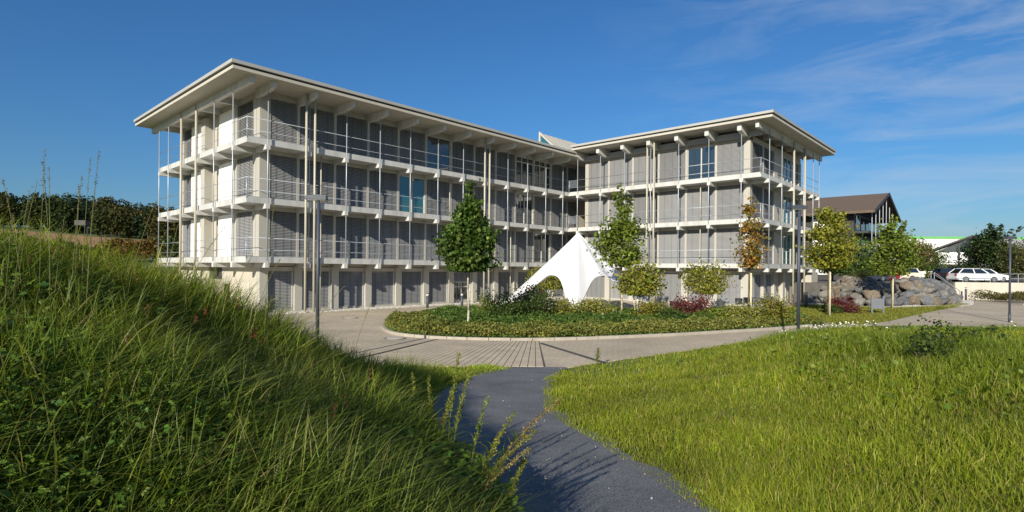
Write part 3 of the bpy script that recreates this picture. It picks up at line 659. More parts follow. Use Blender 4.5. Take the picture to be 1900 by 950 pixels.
b2 = tb(1152, 589); tree('maple_tree', b2, hgt(343, 589, b2[1]), (hgt(495, 589, b2[1]), hgt(392, 589, b2[1]), 1.1), G_L, 3600, 'light green staked maple in front of the right wing beside the white tent', 12, 'bark_dark', leaf=.19, stake=2.55, open_=.4)
b3 = px(1390, 603); tree('maple_tree', b3, hgt(360, 603, b3[1]), (hgt(497, 603, b3[1]), hgt(390, 603, b3[1]), .6), G_A, 1500, 'maple with rusty orange autumn leaves standing before the right wing', 13, 'bark_dark', leaf=.15, stake=2.6, open_=.5, shape='column')
b4 = px(1537, 587); tree('maple_tree', b4, hgt(384, 587, b4[1]), (hgt(498, 587, b4[1]), hgt(398, 587, b4[1]), 1.25), G_Y, 4600, 'yellow green young maple standing before the boulder wall', 14, 'bark_dark', leaf=.18, stake=2.7)
b5 = px(1654, 573); tree('maple_tree', b5, hgt(402, 573, b5[1]), (hgt(512, 573, b5[1]), hgt(422, 573, b5[1]), 1.5), G_L, 4200, 'green staked maple on the lawn strip in front of the boulders', 15, 'bark_dark', leaf=.21, stake=2.6)
m1 = px(1186, 595); tree('multistem_tree', m1, hgt(488, 595, m1[1]), (hgt(548, 595, m1[1]), hgt(492, 595, m1[1]), 1.1), G_Y, 2800, 'small white stemmed tree beside the staked maple', 21, 'bark_white', stems=6, leaf=.15, leader=False, shape='round', r0=.04)
m2 = px(1311, 578); tree('multistem_tree', m2, hgt(485, 578, m2[1]), (hgt(545, 578, m2[1]), hgt(489, 578, m2[1]), 1.4), G_Y, 3900, 'round topped yellow green tree with several white stems by the terrace', 22, 'bark_white', stems=7, leaf=.15, leader=False, shape='round', r0=.045)
m3 = np.array([2.9, 42.2, 0]); tree('multistem_tree', m3, 2.9, (1.2, 2.8, 1.3), G_Y, 3200, 'small multi stemmed tree seen beneath the tent arch', 23, 'bark_white', stems=6, leaf=.15, leader=False, shape='round', r0=.04)

# ------------------------------------------------------------------ shrubs
def shrub(name, base, rx, h, n, pal, label, seed, leaf=.08, group=None, cat_='shrub', mat='leaf'):
    g = np.random.default_rng(seed); t = thing(name, label, cat_, tuple(base), 0, group); nc = 26
    cz = g.uniform(.15, .85, nc) * h; cr_ = rx * np.sqrt(g.uniform(0, 1, nc)) * np.sqrt(1 - (cz / h - .35) ** 2 * 1.3); ca = g.uniform(0, 6.28, nc)
    cl = np.stack([cr_ * np.cos(ca), cr_ * np.sin(ca), cz], 1); ci = g.integers(0, nc, n); P = cl[ci] + g.normal(0, 1, (n, 3)) * np.array([rx * .24, rx * .24, h * .15]); P[:, 2] = np.abs(P[:, 2])
    pc = np.array([p for p, _ in pal]); pw = np.cumsum([w_ for _, w_ in pal]); pi = np.searchsorted(pw / pw[-1], g.random(n)).clip(0, len(pal) - 1)
    C = (pc[pi] * g.normal(1, .22, (n, 1))).clip(.004, .9); v, f, c = leaves(P, leaf, C, (0, 0, .6), g)
    tm = MB()
    for q in range(7): e = cl[q]; tm.tube((0, 0, 0), tuple(e * .8), .018, 5, .006)
    link('stem', tm.mesh('stem', 'bark_dark'), t); link('foliage', npmesh('foliage', v, f, mat, c), t)
RED = [((.14, .028, .03), 4), ((.21, .045, .04), 2), ((.07, .04, .025), 2)]
DK = [((.05, .085, .018), 5), ((.08, .12, .025), 2)]; YL = [((.26, .25, .04), 4), ((.17, .20, .03), 3), ((.42, .40, .22), 1)]; OG = [((.24, .19, .03), 3), ((.20, .21, .03), 4)]; GM = [((.12, .17, .024), 4), ((.18, .21, .03), 2)]
for i, (x, y, rx, h, pal, lb) in enumerate([
        (920, 592, 1.0, 1.15, GM, 'bright green shrub next to the dark maple trunk'), (940, 597, .95, .85, DK, 'dark low shrub in front of the bright green one'),
        (995, 594, 1.05, 1.25, DK, 'dark shrub below the red leaved bush'), (985, 587, .85, 1.25, RED, 'red tinged bush rising behind the dark shrub'),
        (1052, 592, .95, .95, YL, 'yellow variegated shrub at the foot of the tent leg'), (1108, 592, .9, 1.0, YL, 'yellow variegated shrub beside the tent shadow'),
        (1215, 597, .8, 1.0, OG, 'golden feathery shrub by the white stemmed tree'), (1283, 592, .8, 1.15, RED, 'dark red barberry bush by the terrace'),
        (1362, 599, .8, .95, YL, 'pale yellow shrub left of the rusty maple'), (1432, 597, .9, 1.2, OG, 'golden green shrub right of the rusty maple'),
        (1566, 577, .72, .85, RED, 'dark red bush on the lawn before the boulders'), (1545, 577, .5, .5, DK, 'small dark green cushion beside the red bush by the boulders'),
        (1250, 600, .8, .7, DK, 'dark green low shrub left of the barberry bush'), (1330, 597, .85, .65, GM, 'green low shrub right of the barberry bush')]):
    shrub('shrub', px(x, y + 5), rx * 1.05, h * (1.35 if i < 4 else 1.15), 2200, pal, lb, 40 + i, .1)

# ------------------------------------------------------------------ lamps
def lamp(base, label, rz=0.0):
    t = thing('street_lamp', label, 'street lamp', tuple(base), rz, 'dark pole lamps round the courtyard')
    p = MB(); p.tube((0, 0, 0), (0, 0, .5), .066, 14); p.tube((0, 0, .5), (0, 0, 4.62), .052, 14); link('pole', p.mesh('pole', 'lamp_paint', True), t)
    h = MB(); i = 0; pr = [(-.36, 4.62), (.24, 4.62), (.22, 4.72), (.05, 4.75), (-.12, 4.75), (-.34, 4.72)]
    n = len(pr); h.v += [(x, -.13, z) for x, z in pr] + [(x, .13, z) for x, z in pr]; h.f += [tuple(range(n)), tuple(range(2 * n - 1, n - 1, -1))] + [(k, k + n, (k + 1) % n + n, (k + 1) % n) for k in range(n)]
    hd = link('lamp_head', h.mesh('head', 'lamp_paint'), t); link('diffuser', MB().box(-.3, .2, -.1, .1, 4.6, 4.618).mesh('diff', 'frame_light'), hd)
lb = np.array([(590 - 950) / F * 16.0, 16.0, 0]); lamp(lb, 'dark grey pole lamp rising behind the tall grass bank in front of the left wing', .1)
lx = (1482 - 950) / F * 19.1; lamp((lx, 19.1, float(zt(lx, 19.1))), 'dark grey pole lamp among the daisies before the right wing', .1)
lamp(px(1873, 598), 'dark grey pole lamp beside the road near the parked white car', .2)

# ------------------------------------------------------------------ terrace furniture, small fittings
def chair_proto():
    t = thing('terrace_chair', 'x', 'chair', (0, 0, 0)); 
    link('seat', MB().box(-.24, .24, -.24, .24, .43, .47).mesh('seat', 'chair_dark'), t)
    m = MB()
    for q in range(6): a0, a1 = -.24 + q * .08, -.24 + q * .08 + .08; y = lambda a: .26 - .12 * (a / .24) ** 2; m.quad((a0, y(a0), .5), (a1, y(a1), .5), (a1, y(a1) + .05, .86), (a0, y(a0) + .05, .86)); m.quad((a0, y(a0) + .03, .5), (a0, y(a0) + .08, .86), (a1, y(a1) + .08, .86), (a1, y(a1) + .03, .5))
    link('backrest', m.mesh('back', 'chair_dark'), t)
    for sx in (-1, 1):
        for sy in (-1, 1): link('leg', MB().tube((sx * .2, sy * .2, .43), (sx * .24, sy * .24, 0), .014, 6).mesh('leg', 'steel'), t)
        link('armrest', MB().tube((sx * .25, -.2, .66), (sx * .25, .22, .68), .018, 6).mesh('arm', 'chair_dark'), t)
    return t
chp = chair_proto(); first = True
def table(p, label):
    t = thing('terrace_table', label, 'table', tuple(p), .4, 'terrace tables')
    link('table_top', MB().box(-.45, .45, -.45, .45, .71, .74).mesh('top', 'chair_dark'), t)
    for sx in (-1, 1):
        for sy in (-1, 1): link('leg', MB().tube((sx * .4, sy * .4, 0), (sx * .4, sy * .4, .71), .02, 6).mesh('leg', 'steel'), t)
for x, y, rz, lbl in ((1252, 585, 2.6, 'dark terrace chair left of the barberry bush'), (1336, 584, 3.6, 'dark terrace chair by the lantern right of the white stems'), (1372, 576, 2.5, 'dark terrace chair left of the rusty maple trunk'), (1385, 574, 2.9, 'dark terrace chair directly behind the rusty maple trunk'), (1408, 576, 3.4, 'dark terrace chair right of the rusty maple trunk'), (1425, 572, 4.2, 'dark terrace chair at the far side of the table by the right wing end')):
    o = chp if first else copy_tree(chp); first = False; p = px(x, y); o.location = tuple(p); o.rotation_euler = (0, 0, rz); o['label'] = lbl; o['group'] = 'terrace chairs'
table(px(1268, 584), 'dark terrace table behind the barberry bush'); table(px(1398, 571), 'dark terrace table behind the rusty maple')
def lantern(p, label):
    t = thing('lantern', label, 'lantern', tuple(p), 0, 'round white terrace lanterns')
    link('globe', MB().tube((0, 0, .05), (0, 0, .55), .2, 14).mesh('globe', 'white_panel', True), t); m = MB()
    for z in (.05, .3, .55): m.tube((0, 0, z - .012), (0, 0, z + .012), .215, 14)
    link('band', m.mesh('band', 'steel'), t)
lantern(px(1118, 572), 'white barrel lantern on the paving beside the tent shadow'); lantern(px(1342, 577), 'white barrel lantern beside the terrace chairs')
def bollard(p, label, h=.95):
    t = thing('bollard_light', label, 'bollard', tuple(p), 0, 'low bollard lights')
    link('post', MB().tube((0, 0, 0), (0, 0, h), .09, 12).mesh('post', 'lamp_paint', True), t); link('light_band', MB().tube((0, 0, h + .002), (0, 0, h + .14), .085, 12).mesh('lb', 'frame_light', True), t); link('cap', MB().tube((0, 0, h + .142), (0, 0, h + .19), .095, 12).mesh('cap', 'lamp_paint', True), t)
bollard(px(1496, 571), 'dark bollard light at the end of the right wing'); bollard(px(1792, 557), 'dark bollard light at the foot of the pale retaining wall', 1.1)
bollard(px(857, 570), 'dark bollard light at the pebble strip of the left wing', .8); bollard(px(793, 571), 'short dark bollard light among the pebbles left of the maple', .8)
sg = thing('sign_board', 'grey sign board between two metal posts on the lawn', 'sign', tuple(px(1628, 583)), -.2)
for sx in (-.33, .33): link('post', MB().box(sx - .05, sx + .05, -.05, .05, 0, 1.15).mesh('sp', 'sign_grey'), sg)
link('board', MB().box(-.28, .28, -.03, .03, .35, 1.0).mesh('sb', 'sign_grey'), sg)
for i, (v, lbl) in enumerate(((6.05, 'grey slanted container against the left end wall'), (7.35, 'grey slanted container beside the door of the left end wall'))):
    p = loc2w(.35, v); t = thing('waste_container', lbl, 'container', (p[0], p[1], 0), PHI, 'grey containers at the left end wall')
    m = MB(); pr = [(-.55, 0), (.5, 0), (.5, 1.75), (.3, 1.75), (-.55, 1.15)]; m.v += [(x, -.5, z) for x, z in pr] + [(x, .5, z) for x, z in pr]; m.f += [(0, 1, 2, 3, 4), (9, 8, 7, 6, 5)] + [(k, k + 5, (k + 1) % 5 + 5, (k + 1) % 5) for k in range(5)]
    link('body', m.mesh('body', 'bin_grey'), t)
    for sy in (-.54, .54): link('side_panel', MB().box(-.58, .56, sy - .03, sy + .03, 0, 1.9).mesh('sp', 'concrete'), t)
# ------------------------------------------------------------------ boulder wall and raised car park
PZ = 1.75
plat = [(25.3, 49.2), (27.6, 45.6), (30.5, 45.6), (32.5, 47.2), (34.5, 47.3), (39.5, 51.5), (45.6, 57.6), (62, 55.2), (150, 62), (150, 170), (16, 170), (18, 66)]
link('car_park', MB().prism(plat, -.05, PZ).mesh('plateau', 'asphalt'), kind='structure')
import bmesh
def boulder_mesh(seed):
    g = np.random.default_rng(seed); bm = bmesh.new(); bmesh.ops.create_icosphere(bm, subdivisions=3, radius=1)
    d = g.normal(size=(10, 3)); d /= np.linalg.norm(d, axis=1)[:, None]; o = g.uniform(.5, .76, 10); ph = g.uniform(0, 6, 3)
    for v in bm.verts:
        p = np.array(v.co); k = min(1.0, min([oo / max(1e-3, p @ dd) for dd, oo in zip(d, o) if p @ dd > .05] + [1.0])); p = p * k
        p = p * (1 + .05 * math.sin(p[0] * 5 + ph[0]) * math.sin(p[1] * 5 + ph[1])); v.co = p
    me = bpy.data.meshes.new('boulder'); bm.to_mesh(me); bm.free(); return me
BC = [(.21, .205, .195), (.20, .165, .125), (.15, .16, .175), (.25, .24, .215), (.10, .105, .115)]
bms = []
for i in range(10):
    me = boulder_mesh(100 + i); c = np.array(BC[i % 5]) * np.random.default_rng(i).uniform(.8, 1.15); a = me.color_attributes.new('Col', 'FLOAT_COLOR', 'POINT'); a.data.foreach_set('color', np.tile(np.r_[c, 1], len(me.vertices)).astype(np.float32)); me.materials.append(MATS['rock']); bms.append(me)
bw = thing('boulder_wall', 'rough retaining wall of piled grey and brown boulders below the car park', 'boulder wall', (0, 0, 0))
bcurve = np.array([(24.9, 47.8), (26.4, 44.6), (28.6, 43.6), (30.6, 44.3), (32.3, 46.0), (33.4, 45.3), (35.5, 46.0), (38.5, 48.6), (41.5, 52.2), (44.3, 55.6)])
cum = np.r_[0, np.cumsum(np.linalg.norm(np.diff(bcurve, axis=0), axis=1))]; g = np.random.default_rng(5)
for row, (zc_, bk_, hfac, tmax) in enumerate(((.3, 0, 1.0, 1.0), (.78, .4, .95, .95), (1.22, .85, .95, .88), (1.62, 1.35, .9, .78), (1.95, 1.9, .8, .6))):
    s_ = .2 + row * .35
    while s_ < cum[-1] * tmax:
        r = g.uniform(.4, .8) * hfac; s_ += r * .82; x = np.interp(s_, cum, bcurve[:, 0]); y = np.interp(s_, cum, bcurve[:, 1]); d = np.array([np.interp(s_ + .3, cum, bcurve[:, 0]) - x, np.interp(s_ + .3, cum, bcurve[:, 1]) - y]); d /= np.linalg.norm(d) + 1e-9
        p = np.array([x, y]) + np.array([-d[1], d[0]]) * (bk_ + .2 + g.uniform(-.1, .1)); o = link('boulder', bms[g.integers(0, 10)], bw, (p[0], p[1], zc_ + g.uniform(-.08, .08)), g.uniform(0, 6.28), scale=(r * 1.1, r, r * .78)); o.rotation_euler = (g.uniform(-.3, .3), g.uniform(-.3, .3), g.uniform(0, 6.28)); s_ += r * .82
pb2 = pebbles('pebbles', [tuple(p + np.array([.1, -.9])) for p in bcurve], n=2200, wdt=1.1, size=(.06, .14)); pb2['label'] = 'pale pebbles along the foot of the boulder wall'
# lawn strip on the right
lawn2 = [(20.9, 30.9), (30, 39.6), (38.9, 47.4), (39.6, 49.4), (36, 46.2), (33.4, 44.2), (30.8, 43), (28.6, 42.4), (25.6, 43.6), (23.5, 45.0), (18.8, 39.5), (16.4, 31.5), (16.6, 28.4), (18.5, 29)]
link('lawn', MB().prism(lawn2, -.02, .02).mesh('lawn', 'lawn_soil'), kind='structure')
# retaining wall with rail
wp = [(45.3, 57.2), (62, 54.8)]
rw = strip('retaining_wall', wp, .3, 0, PZ + .03, 'concrete', label='pale concrete retaining wall below the parked white car', cat='wall')
strip('kerb_line', [px(1797, 558)[:2], px(1900, 566)[:2], (55, 42.5)], .15, .0, .1, 'kerb_stone', label='pale kerb between the road and the planted strip by the retaining wall', cat='kerb')
gr_ = thing('guard_rail', 'thin steel guard rail on top of the retaining wall', 'railing', (0, 0, 0))
for q in range(7): x = 46 + q * 2.5; y = 57.1 - (x - 45.3) * .1437; link('post', MB().tube((x, y, PZ + .03), (x, y, PZ + .95), .03, 6).mesh('gp', 'steel'), gr_)
for h in (.45, .92): link('rail', MB().tube((45.5, 57.15, PZ + h), (61.5, 54.85, PZ + h), .025, 6).mesh('gr', 'steel'), gr_)
hr = thing('stair_handrail', 'slanting steel handrail between the boulders and the retaining wall', 'handrail', (0, 0, 0))
for sft in (0, 1.3): link('rail', MB().tube((40.2 + sft, 53.6 + sft, PZ + 1.0), (44.4 + sft * .3, 55.4 + sft * .4, .95), .03, 6).mesh('hr', 'steel'), hr); link('post', MB().tube((44.4 + sft * .3, 55.4 + sft * .4, 0), (44.4 + sft * .3, 55.4 + sft * .4, .95), .03, 6).mesh('hp', 'steel'), hr); link('post', MB().tube((40.2 + sft, 53.6 + sft, PZ), (40.2 + sft, 53.6 + sft, PZ + 1.0), .03, 6).mesh('hp', 'steel'), hr)
X, Y = scatter([(44.8, 50.8), (46.2, 56.4), (60, 54.2), (60, 47), (47.5, 48.8)], 16000); hh = .75 + .35 * np.sin(X * 1.1) * np.sin(Y * 1.6)
v, f, c = leaves(np.stack([X, Y, hh * np.sqrt(rng.uniform(.1, 1, len(X)))], 1), .13, np.where(rng.random((len(X), 1)) < .55, np.array([[.13, .085, .025]]), np.array([[.06, .085, .02]])) * rng.normal(1, .25, (len(X), 1)).clip(.4, 1.7))
link('hedge_strip', npmesh('hs', v, f, 'leaf', c), kind='stuff', label='rusty green low planting below the retaining wall', cat='ground cover')

# ------------------------------------------------------------------ cars
def car(paint, label, loc, rz, estate=False, grp='cars parked on the raised car park'):
    t = thing('parked_car', label, 'car', loc, rz, grp); L = 4.35 if not estate else 4.6
    low = [(-.5 * L, .45), (-.5 * L + .02, .30), (-1.75, .22), (1.75, .22), (.5 * L - .03, .28), (.5 * L, .45), (.5 * L - .03, .66), (.5 * L - .25, .76), (.95, .92), (-1.7, .98), (-.5 * L + .03, .92)]
    secs = [(-.87, .93), (-.80, 1.0), (.80, 1.0), (.87, .93)]; m = MB(); n = len(low); zc_ = .6
    for y, k_ in secs: m.v += [(x * (1 - (1 - k_) * .15), y, zc_ + (z - zc_) * k_) for x, z in low]
    for s in range(3):
        for k_ in range(n): m.f.append((s * n + k_, s * n + (k_ + 1) % n, (s + 1) * n + (k_ + 1) % n, (s + 1) * n + k_))
    m.f += [tuple(range(n - 1, -1, -1)), tuple(range(3 * n, 4 * n))]; body = link('body', m.mesh('body', paint), t)
    rear = -1.95 if not estate else -2.15
    bot = [(.98, .90), (rear, .96)]; topx = (.28, -1.45 if not estate else -1.95); zt2 = 1.42 if not estate else 1.46
    m = MB(); m.v += [(bot[0][0], -.80, .9), (bot[1][0], -.80, .96), (topx[1], -.62, zt2), (topx[0], -.62, zt2), (bot[0][0], .80, .9), (bot[1][0], .80, .96), (topx[1], .62, zt2), (topx[0], .62, zt2)]
    m.f += [(0, 3, 2, 1), (4, 5, 6, 7), (0, 4, 7, 3), (1, 2, 6, 5), (3, 7, 6, 2)]; link('windows', m.mesh('cabin', 'car_glass'), t)
    m = MB(); m.v += [(topx[0] + .1, -.64, zt2 - .02), (topx[1] - .08, -.64, zt2 - .02), (topx[1] - .08, .64, zt2 - .02), (topx[0] + .1, .64, zt2 - .02), (topx[0] - .1, -.5, zt2 + .05), (topx[1] + .15, -.5, zt2 + .05), (topx[1] + .15, .5, zt2 + .05), (topx[0] - .1, .5, zt2 + .05)]
    m.f += [(0, 1, 2, 3)[::-1], (4, 5, 6, 7)[::-1] if False else (4, 7, 6, 5), (0, 4, 5, 1), (1, 5, 6, 2), (2, 6, 7, 3), (3, 7, 4, 0)]; rf = link('roof', m.mesh('roof', paint), t)
    for s in (-1, 1):
        for (xa, za, xb, zb_) in ((bot[0][0], .9, topx[0], zt2), (-.42, .93, -.5, zt2), (bot[1][0], .96, topx[1], zt2)): link('pillar', MB().tube((xa, s * .805, za), (xb, s * .632, zb_), .045, 6).mesh('pil', paint), t)
        for x in (-1.32, 1.36):
            wh = link('wheel', MB().tube((0, -.1, 0), (0, .1, 0), .315, 20).mesh('tyre', 'rubber', False), t, (x, s * .80, .315)); link('rim', MB().tube((0, s * .06, 0), (0, s * .115, 0), .21, 12).mesh('rim', 'rim'), wh)
        link('headlight', MB().box(.5 * L - .32, .5 * L - .04, s * .62 - .14, s * .62 + .14, .62, .74).mesh('hl', 'head_clear'), t); link('tail_light', MB().box(-.5 * L - .015, -.5 * L + .2, s * .68 - .13, s * .68 + .13, .68, .92).mesh('tl', 'tail_red'), t)
        link('mirror', MB().box(.62, .74, s * .9 - .08, s * .9 + .08, .92, 1.04).mesh('mi', paint), t)
cz = PZ
car('car_white', 'white hatchback parked above the retaining wall', (48.7, 58.9, cz), -.12)
car('car_white', 'second white car half hidden behind the white hatchback', (53.2, 63.0, cz), -.2)
car('car_black', 'black car parked behind the white cars', (53.5, 67.5, cz), -.1, True)
car('car_black', 'black car with red tail lamps at the right end of the row', (59.6, 61.0, cz), -2.6)
car('car_beige', 'beige estate car parked above the boulders', (45.0, 65.5, cz), math.pi - .1, True)
car('car_blue', 'dark blue estate car behind the boulder wall', (38.4, 60.6, cz), math.pi + .25, True)
car('car_red', 'dark red car beside the dark estate behind the boulders', (41.2, 62.8, cz), math.pi + .3)

# ------------------------------------------------------------------ background buildings
def frame_b(name, label, org, rz): return thing(name, label, 'building', org, rz)
g1 = frame_b('gabled_building', 'dark timber building with brown gable roof and glass balconies behind the boulders', (44.1, 70.0, PZ), PHI)
EZ, RZ, GW_, GL = 10.6 - PZ, 13.5 - PZ, 18.0, 26.0
m = MB()
for (xa, za, xb, zb_) in ((-.6, EZ - .2, 9, RZ), (18.6, EZ - .2, 9, RZ)):
    m.quad((xa, -1.2, za), (xb, -1.2, zb_), (xb, GL, zb_), (xa, GL, za)); m.quad((xa, -1.2, za - .3), (xa, GL, za - .3), (xb, GL, zb_ - .3), (xb, -1.2, zb_ - .3)); m.quad((xa, -1.2, za), (xa, -1.2, za - .3), (xb, -1.2, zb_ - .3), (xb, -1.2, zb_)); m.quad((xa, -1.2, za), (xa, GL, za), (xa, GL, za - .3), (xa, -1.2, za - .3))
link('roof', m.mesh('roof', 'roof_brown'), g1)
m = MB(); m.quad((-.75, -1.25, EZ - .15), (9, -1.25, RZ + .1), (9, -1.25, RZ - .35), (-.75, -1.25, EZ - .6)); m.quad((18.75, -1.25, EZ - .15), (18.75, -1.25, EZ - .6), (9, -1.25, RZ - .35), (9, -1.25, RZ + .1)); link('barge_board', m.mesh('bb', 'timber_dark'), g1)
m = MB(); m.box(1.2, 16.8, 1.4, GL - .5, 0, EZ - .35); wl1 = link('wall', m.mesh('wall', 'timber_dark'), g1)
m = MB(); m.quad((1.2, 1.4, EZ - .35), (16.8, 1.4, EZ - .35), (9, 1.4, RZ - .5)); link('gable_glass', m.mesh('gg', 'glass'), g1)
for zz in (2.9, 5.9):
    link('balcony', MB().box(.3, 17.7, -.4, 1.4, zz, zz + .25).mesh('bal', 'timber_dark'), g1); link('glass_rail', MB().box(.3, 17.7, -.42, -.38, zz + .3, zz + 1.25).mesh('gr', 'glass_teal'), g1)
    for q in range(5): link('window', MB().box(2 + q * 3, 4.4 + q * 3, 1.3, 1.38, zz + .3, zz + 2.4).mesh('w', 'glass'), g1)
for q in range(8): x = .6 + q * 2.4; zt3 = EZ - .3 + (RZ - EZ) * (1 - abs(x - 9) / 9.6); link('post', MB().tube((x, -.7, 0), (x, -.7, zt3 - .1), .05, 8).mesh('p', 'steel'), g1)
for zz in (.6, 3.4, 6.2):
    for q in range(7): link('side_window', MB().box(1.12, 1.18, 4 + q * 3, 6.2 + q * 3, zz, zz + 1.8).mesh('sw', 'glass' if (q + int(zz)) % 3 else 'white_panel'), g1)
    if zz > 3: link('side_balcony', MB().box(-.2, 1.2, 2.6, GL - 1, zz - .5, zz - .3).mesh('sb', 'slab_paint'), g1)
g2 = frame_b('black_gable_house', 'black timber house with white blinds under a low gable beside the conifer', (64.6, 86.0, PZ), R(-36)); g2.scale = (.8, .8, 1)
m = MB(); zr, ze = 8.4 - PZ, 6.1 - PZ
for xa, xb in ((-.6, 6), (12.6, 6)): m.quad((xa, -1, ze), (xb, -1, zr), (xb, 14, zr), (xa, 14, ze)); m.quad((xa, -1, ze - .25), (xa, 14, ze - .25), (xb, 14, zr - .25), (xb, -1, zr - .25)); m.quad((xa, -1, ze), (xa, -1, ze - .25), (xb, -1, zr - .25), (xb, -1, zr))
link('roof', m.mesh('roof', 'timber_dark'), g2); link('wall', MB().box(.3, 11.7, .5, 13.5, 0, ze - .3).mesh('wall', 'timber_dark'), g2)
m = MB(); m.quad((.3, .5, ze - .3), (11.7, .5, ze - .3), (6, .5, zr - .3)); link('gable_glass', m.mesh('gg', 'glass'), g2)
for xa, xb in ((1.0, 3.9), (4.3, 5.4)): link('white_blind', MB().box(xa, xb, .38, .46, 2.3, 4.1).mesh('wb', 'white_panel'), g2)
link('glass_front', MB().box(1.0, 5.6, .4, .48, .2, 1.9).mesh('gf', 'glass'), g2); link('balcony_rail', MB().box(.6, 7, -.3, -.26, 2.75, 2.85).mesh('br', 'steel'), g2)
for x in (.4, 4.1, 6.0): link('post', MB().box(x - .09, x + .09, .2, .4, 0, ze - .3 + (zr - ze) * (1 - abs(x - 6) / 6.6) * .9).mesh('p', 'timber_dark'), g2)
hall = frame_b('white_hall', 'long white hall with green roof edge in the distance', (84.0, 120.0, PZ), -.03)
link('wall', MB().box(0, 28, 0, 30, 0, 8.2).mesh('hw', 'hall_white'), hall); link('green_edge', MB().box(-.2, 28.3, -.2, 30, 8.3, 8.75).mesh('hg', 'hall_green'), hall); link('cornice', MB().box(-.1, 28.1, -.1, 30, 8.2, 8.3).mesh('hc', 'white_panel'), hall)
g3 = frame_b('ribbed_roof_house', 'grey house with ribbed metal roof at the far right', (92.0, 103.0, PZ), 0)
link('wall', MB().box(0, 14, 1, 10, 0, 5.2).mesh('w', 'timber_dark'), g3); m = MB(); m.quad((-1, 0, 5.0), (15, 0, 5.0), (15, 6, 7.6), (-1, 6, 7.6)); link('roof', m.mesh('r', 'roof_metal'), g3)
for q in range(22): x = -.9 + q * .75; link('roof_rib', MB().tube((x, 0, 5.05), (x, 6, 7.65), .07, 4).mesh('rr', 'roof_metal'), g3)

# background trees
CON = [((.028, .055, .016), 5), ((.05, .08, .022), 3), ((.08, .10, .03), 1)]
pt = pxd(1838, 512, 72); tree('cedar_tree', (pt[0], pt[1], PZ), 7.4, (.7, 6.4, 4.1), CON, 9000, 'broad dark conifer spreading beside the black gable house', 31, 'bark_dark', leaf=.3, shape='cone', r0=.2, bias=(0, 0, 1.5))
for i, (x, D, H, cr_, pal, lbl) in enumerate(((1583, 54, 4.6, (.6, 4.3, 2.0), G_D, 'dark green tree behind the yellow green maple above the boulders'), (1694, 66, 5.0, (1.6, 4.8, 1.9), [((.14, .10, .025), 4), ((.08, .10, .02), 3)], 'brownish tree above the beige car'), (1720, 72, 4.4, (1.2, 4.2, 2.0), G_D, 'green tree standing before the white hall'), (1898, 62, 4.8, (.8, 4.6, 2.2), [((.11, .10, .025), 4), ((.06, .08, .02), 3)], 'olive tree at the right of the dark cars'), (1545, 60, 4.2, (.8, 4.0, 2.0), G_L, 'light green tree behind the right wing end'))):
    pt = pxd(x, 510, D); tree('tree', (pt[0], pt[1], PZ), H, cr_, pal, 3600, lbl, 60 + i, 'bark_dark', leaf=.2, leader=False, shape='round', r0=.09)
for i, (x, D, h, lbl) in enumerate(((1752, 74, 1.3, 'rounded green shrub by the black gable house'), (1738, 70, 1.1, 'green shrub on the verge left of the black gable house'))):
    pt = pxd(x, 512, D); shrub('shrub', (pt[0], pt[1], PZ), 1.6, h, 1200, GM, lbl, 80 + i, .16)
# ornamental grass on the boulders
def tuft(name, base, n, h, label, base_c, cat_='grass tuft', wd=.012, lean=.8):
    g = np.random.default_rng(n); P = np.tile(np.array([0, 0, 0.]), (n, 1)) + g.normal(0, .1, (n, 3)) * [1, 1, 0]; az = g.uniform(0, 6.28, n)
    v, f, c = blades(P, h * g.uniform(.6, 1.1, n), np.full(n, wd), az, lean * g.uniform(.3, 1.3, n), vary(base_c, n, .2, g), g); link(name, npmesh(name, v, f, 'grass_blade', c), None, tuple(base), 0, label, cat_)
tuft('ornamental_grass', (28.9, 46.3, PZ), 420, 1.5, 'feathery ornamental grass on top of the boulder wall', (.20, .20, .06), wd=.02)

# ------------------------------------------------------------------ hill, field, hedge and wood on the left
hx = np.arange(-300, -8, 6.0); hy = np.arange(40, 340, 6.0); HX, HY = np.meshgrid(hx, hy)
def hz(X, Y): return np.interp(Y, [40, 48, 60, 75, 110, 195, 240, 340], [-.05, .8, 3.4, 4.0, 7.0, 14.5, 18, 22]) * (1.06 - .30 * sstep((X + 195) / 85))
HZ = hz(HX, HY) ; V = np.stack([HX, HY, HZ], 2).reshape(-1, 3); nx = len(hx); idx = np.arange(len(hy) * nx).reshape(len(hy), nx); Fq = np.stack([idx[:-1, :-1], idx[:-1, 1:], idx[1:, 1:], idx[1:, :-1]], 2).reshape(-1, 4)
link('hillside', npmesh('hill', V, Fq, 'meadow', smooth=True), kind='structure')
ks = (HY >= 100) & (HY <= 196); fy = np.arange(102, 197, 6.0); FX, FY = np.meshgrid(hx, fy); V = np.stack([FX, FY, hz(FX, FY) + .25], 2).reshape(-1, 3); idx = np.arange(len(fy) * nx).reshape(len(fy), nx); Fq = np.stack([idx[:-1, :-1], idx[:-1, 1:], idx[1:, 1:], idx[1:, :-1]], 2).reshape(-1, 4)
link('field', npmesh('field', V, Fq, 'field_soil', smooth=True), kind='structure')
g = np.random.default_rng(3); nt_ = 330; tx = g.uniform(-300, -60, nt_); ty = g.uniform(197, 262, nt_); P = []; C = []
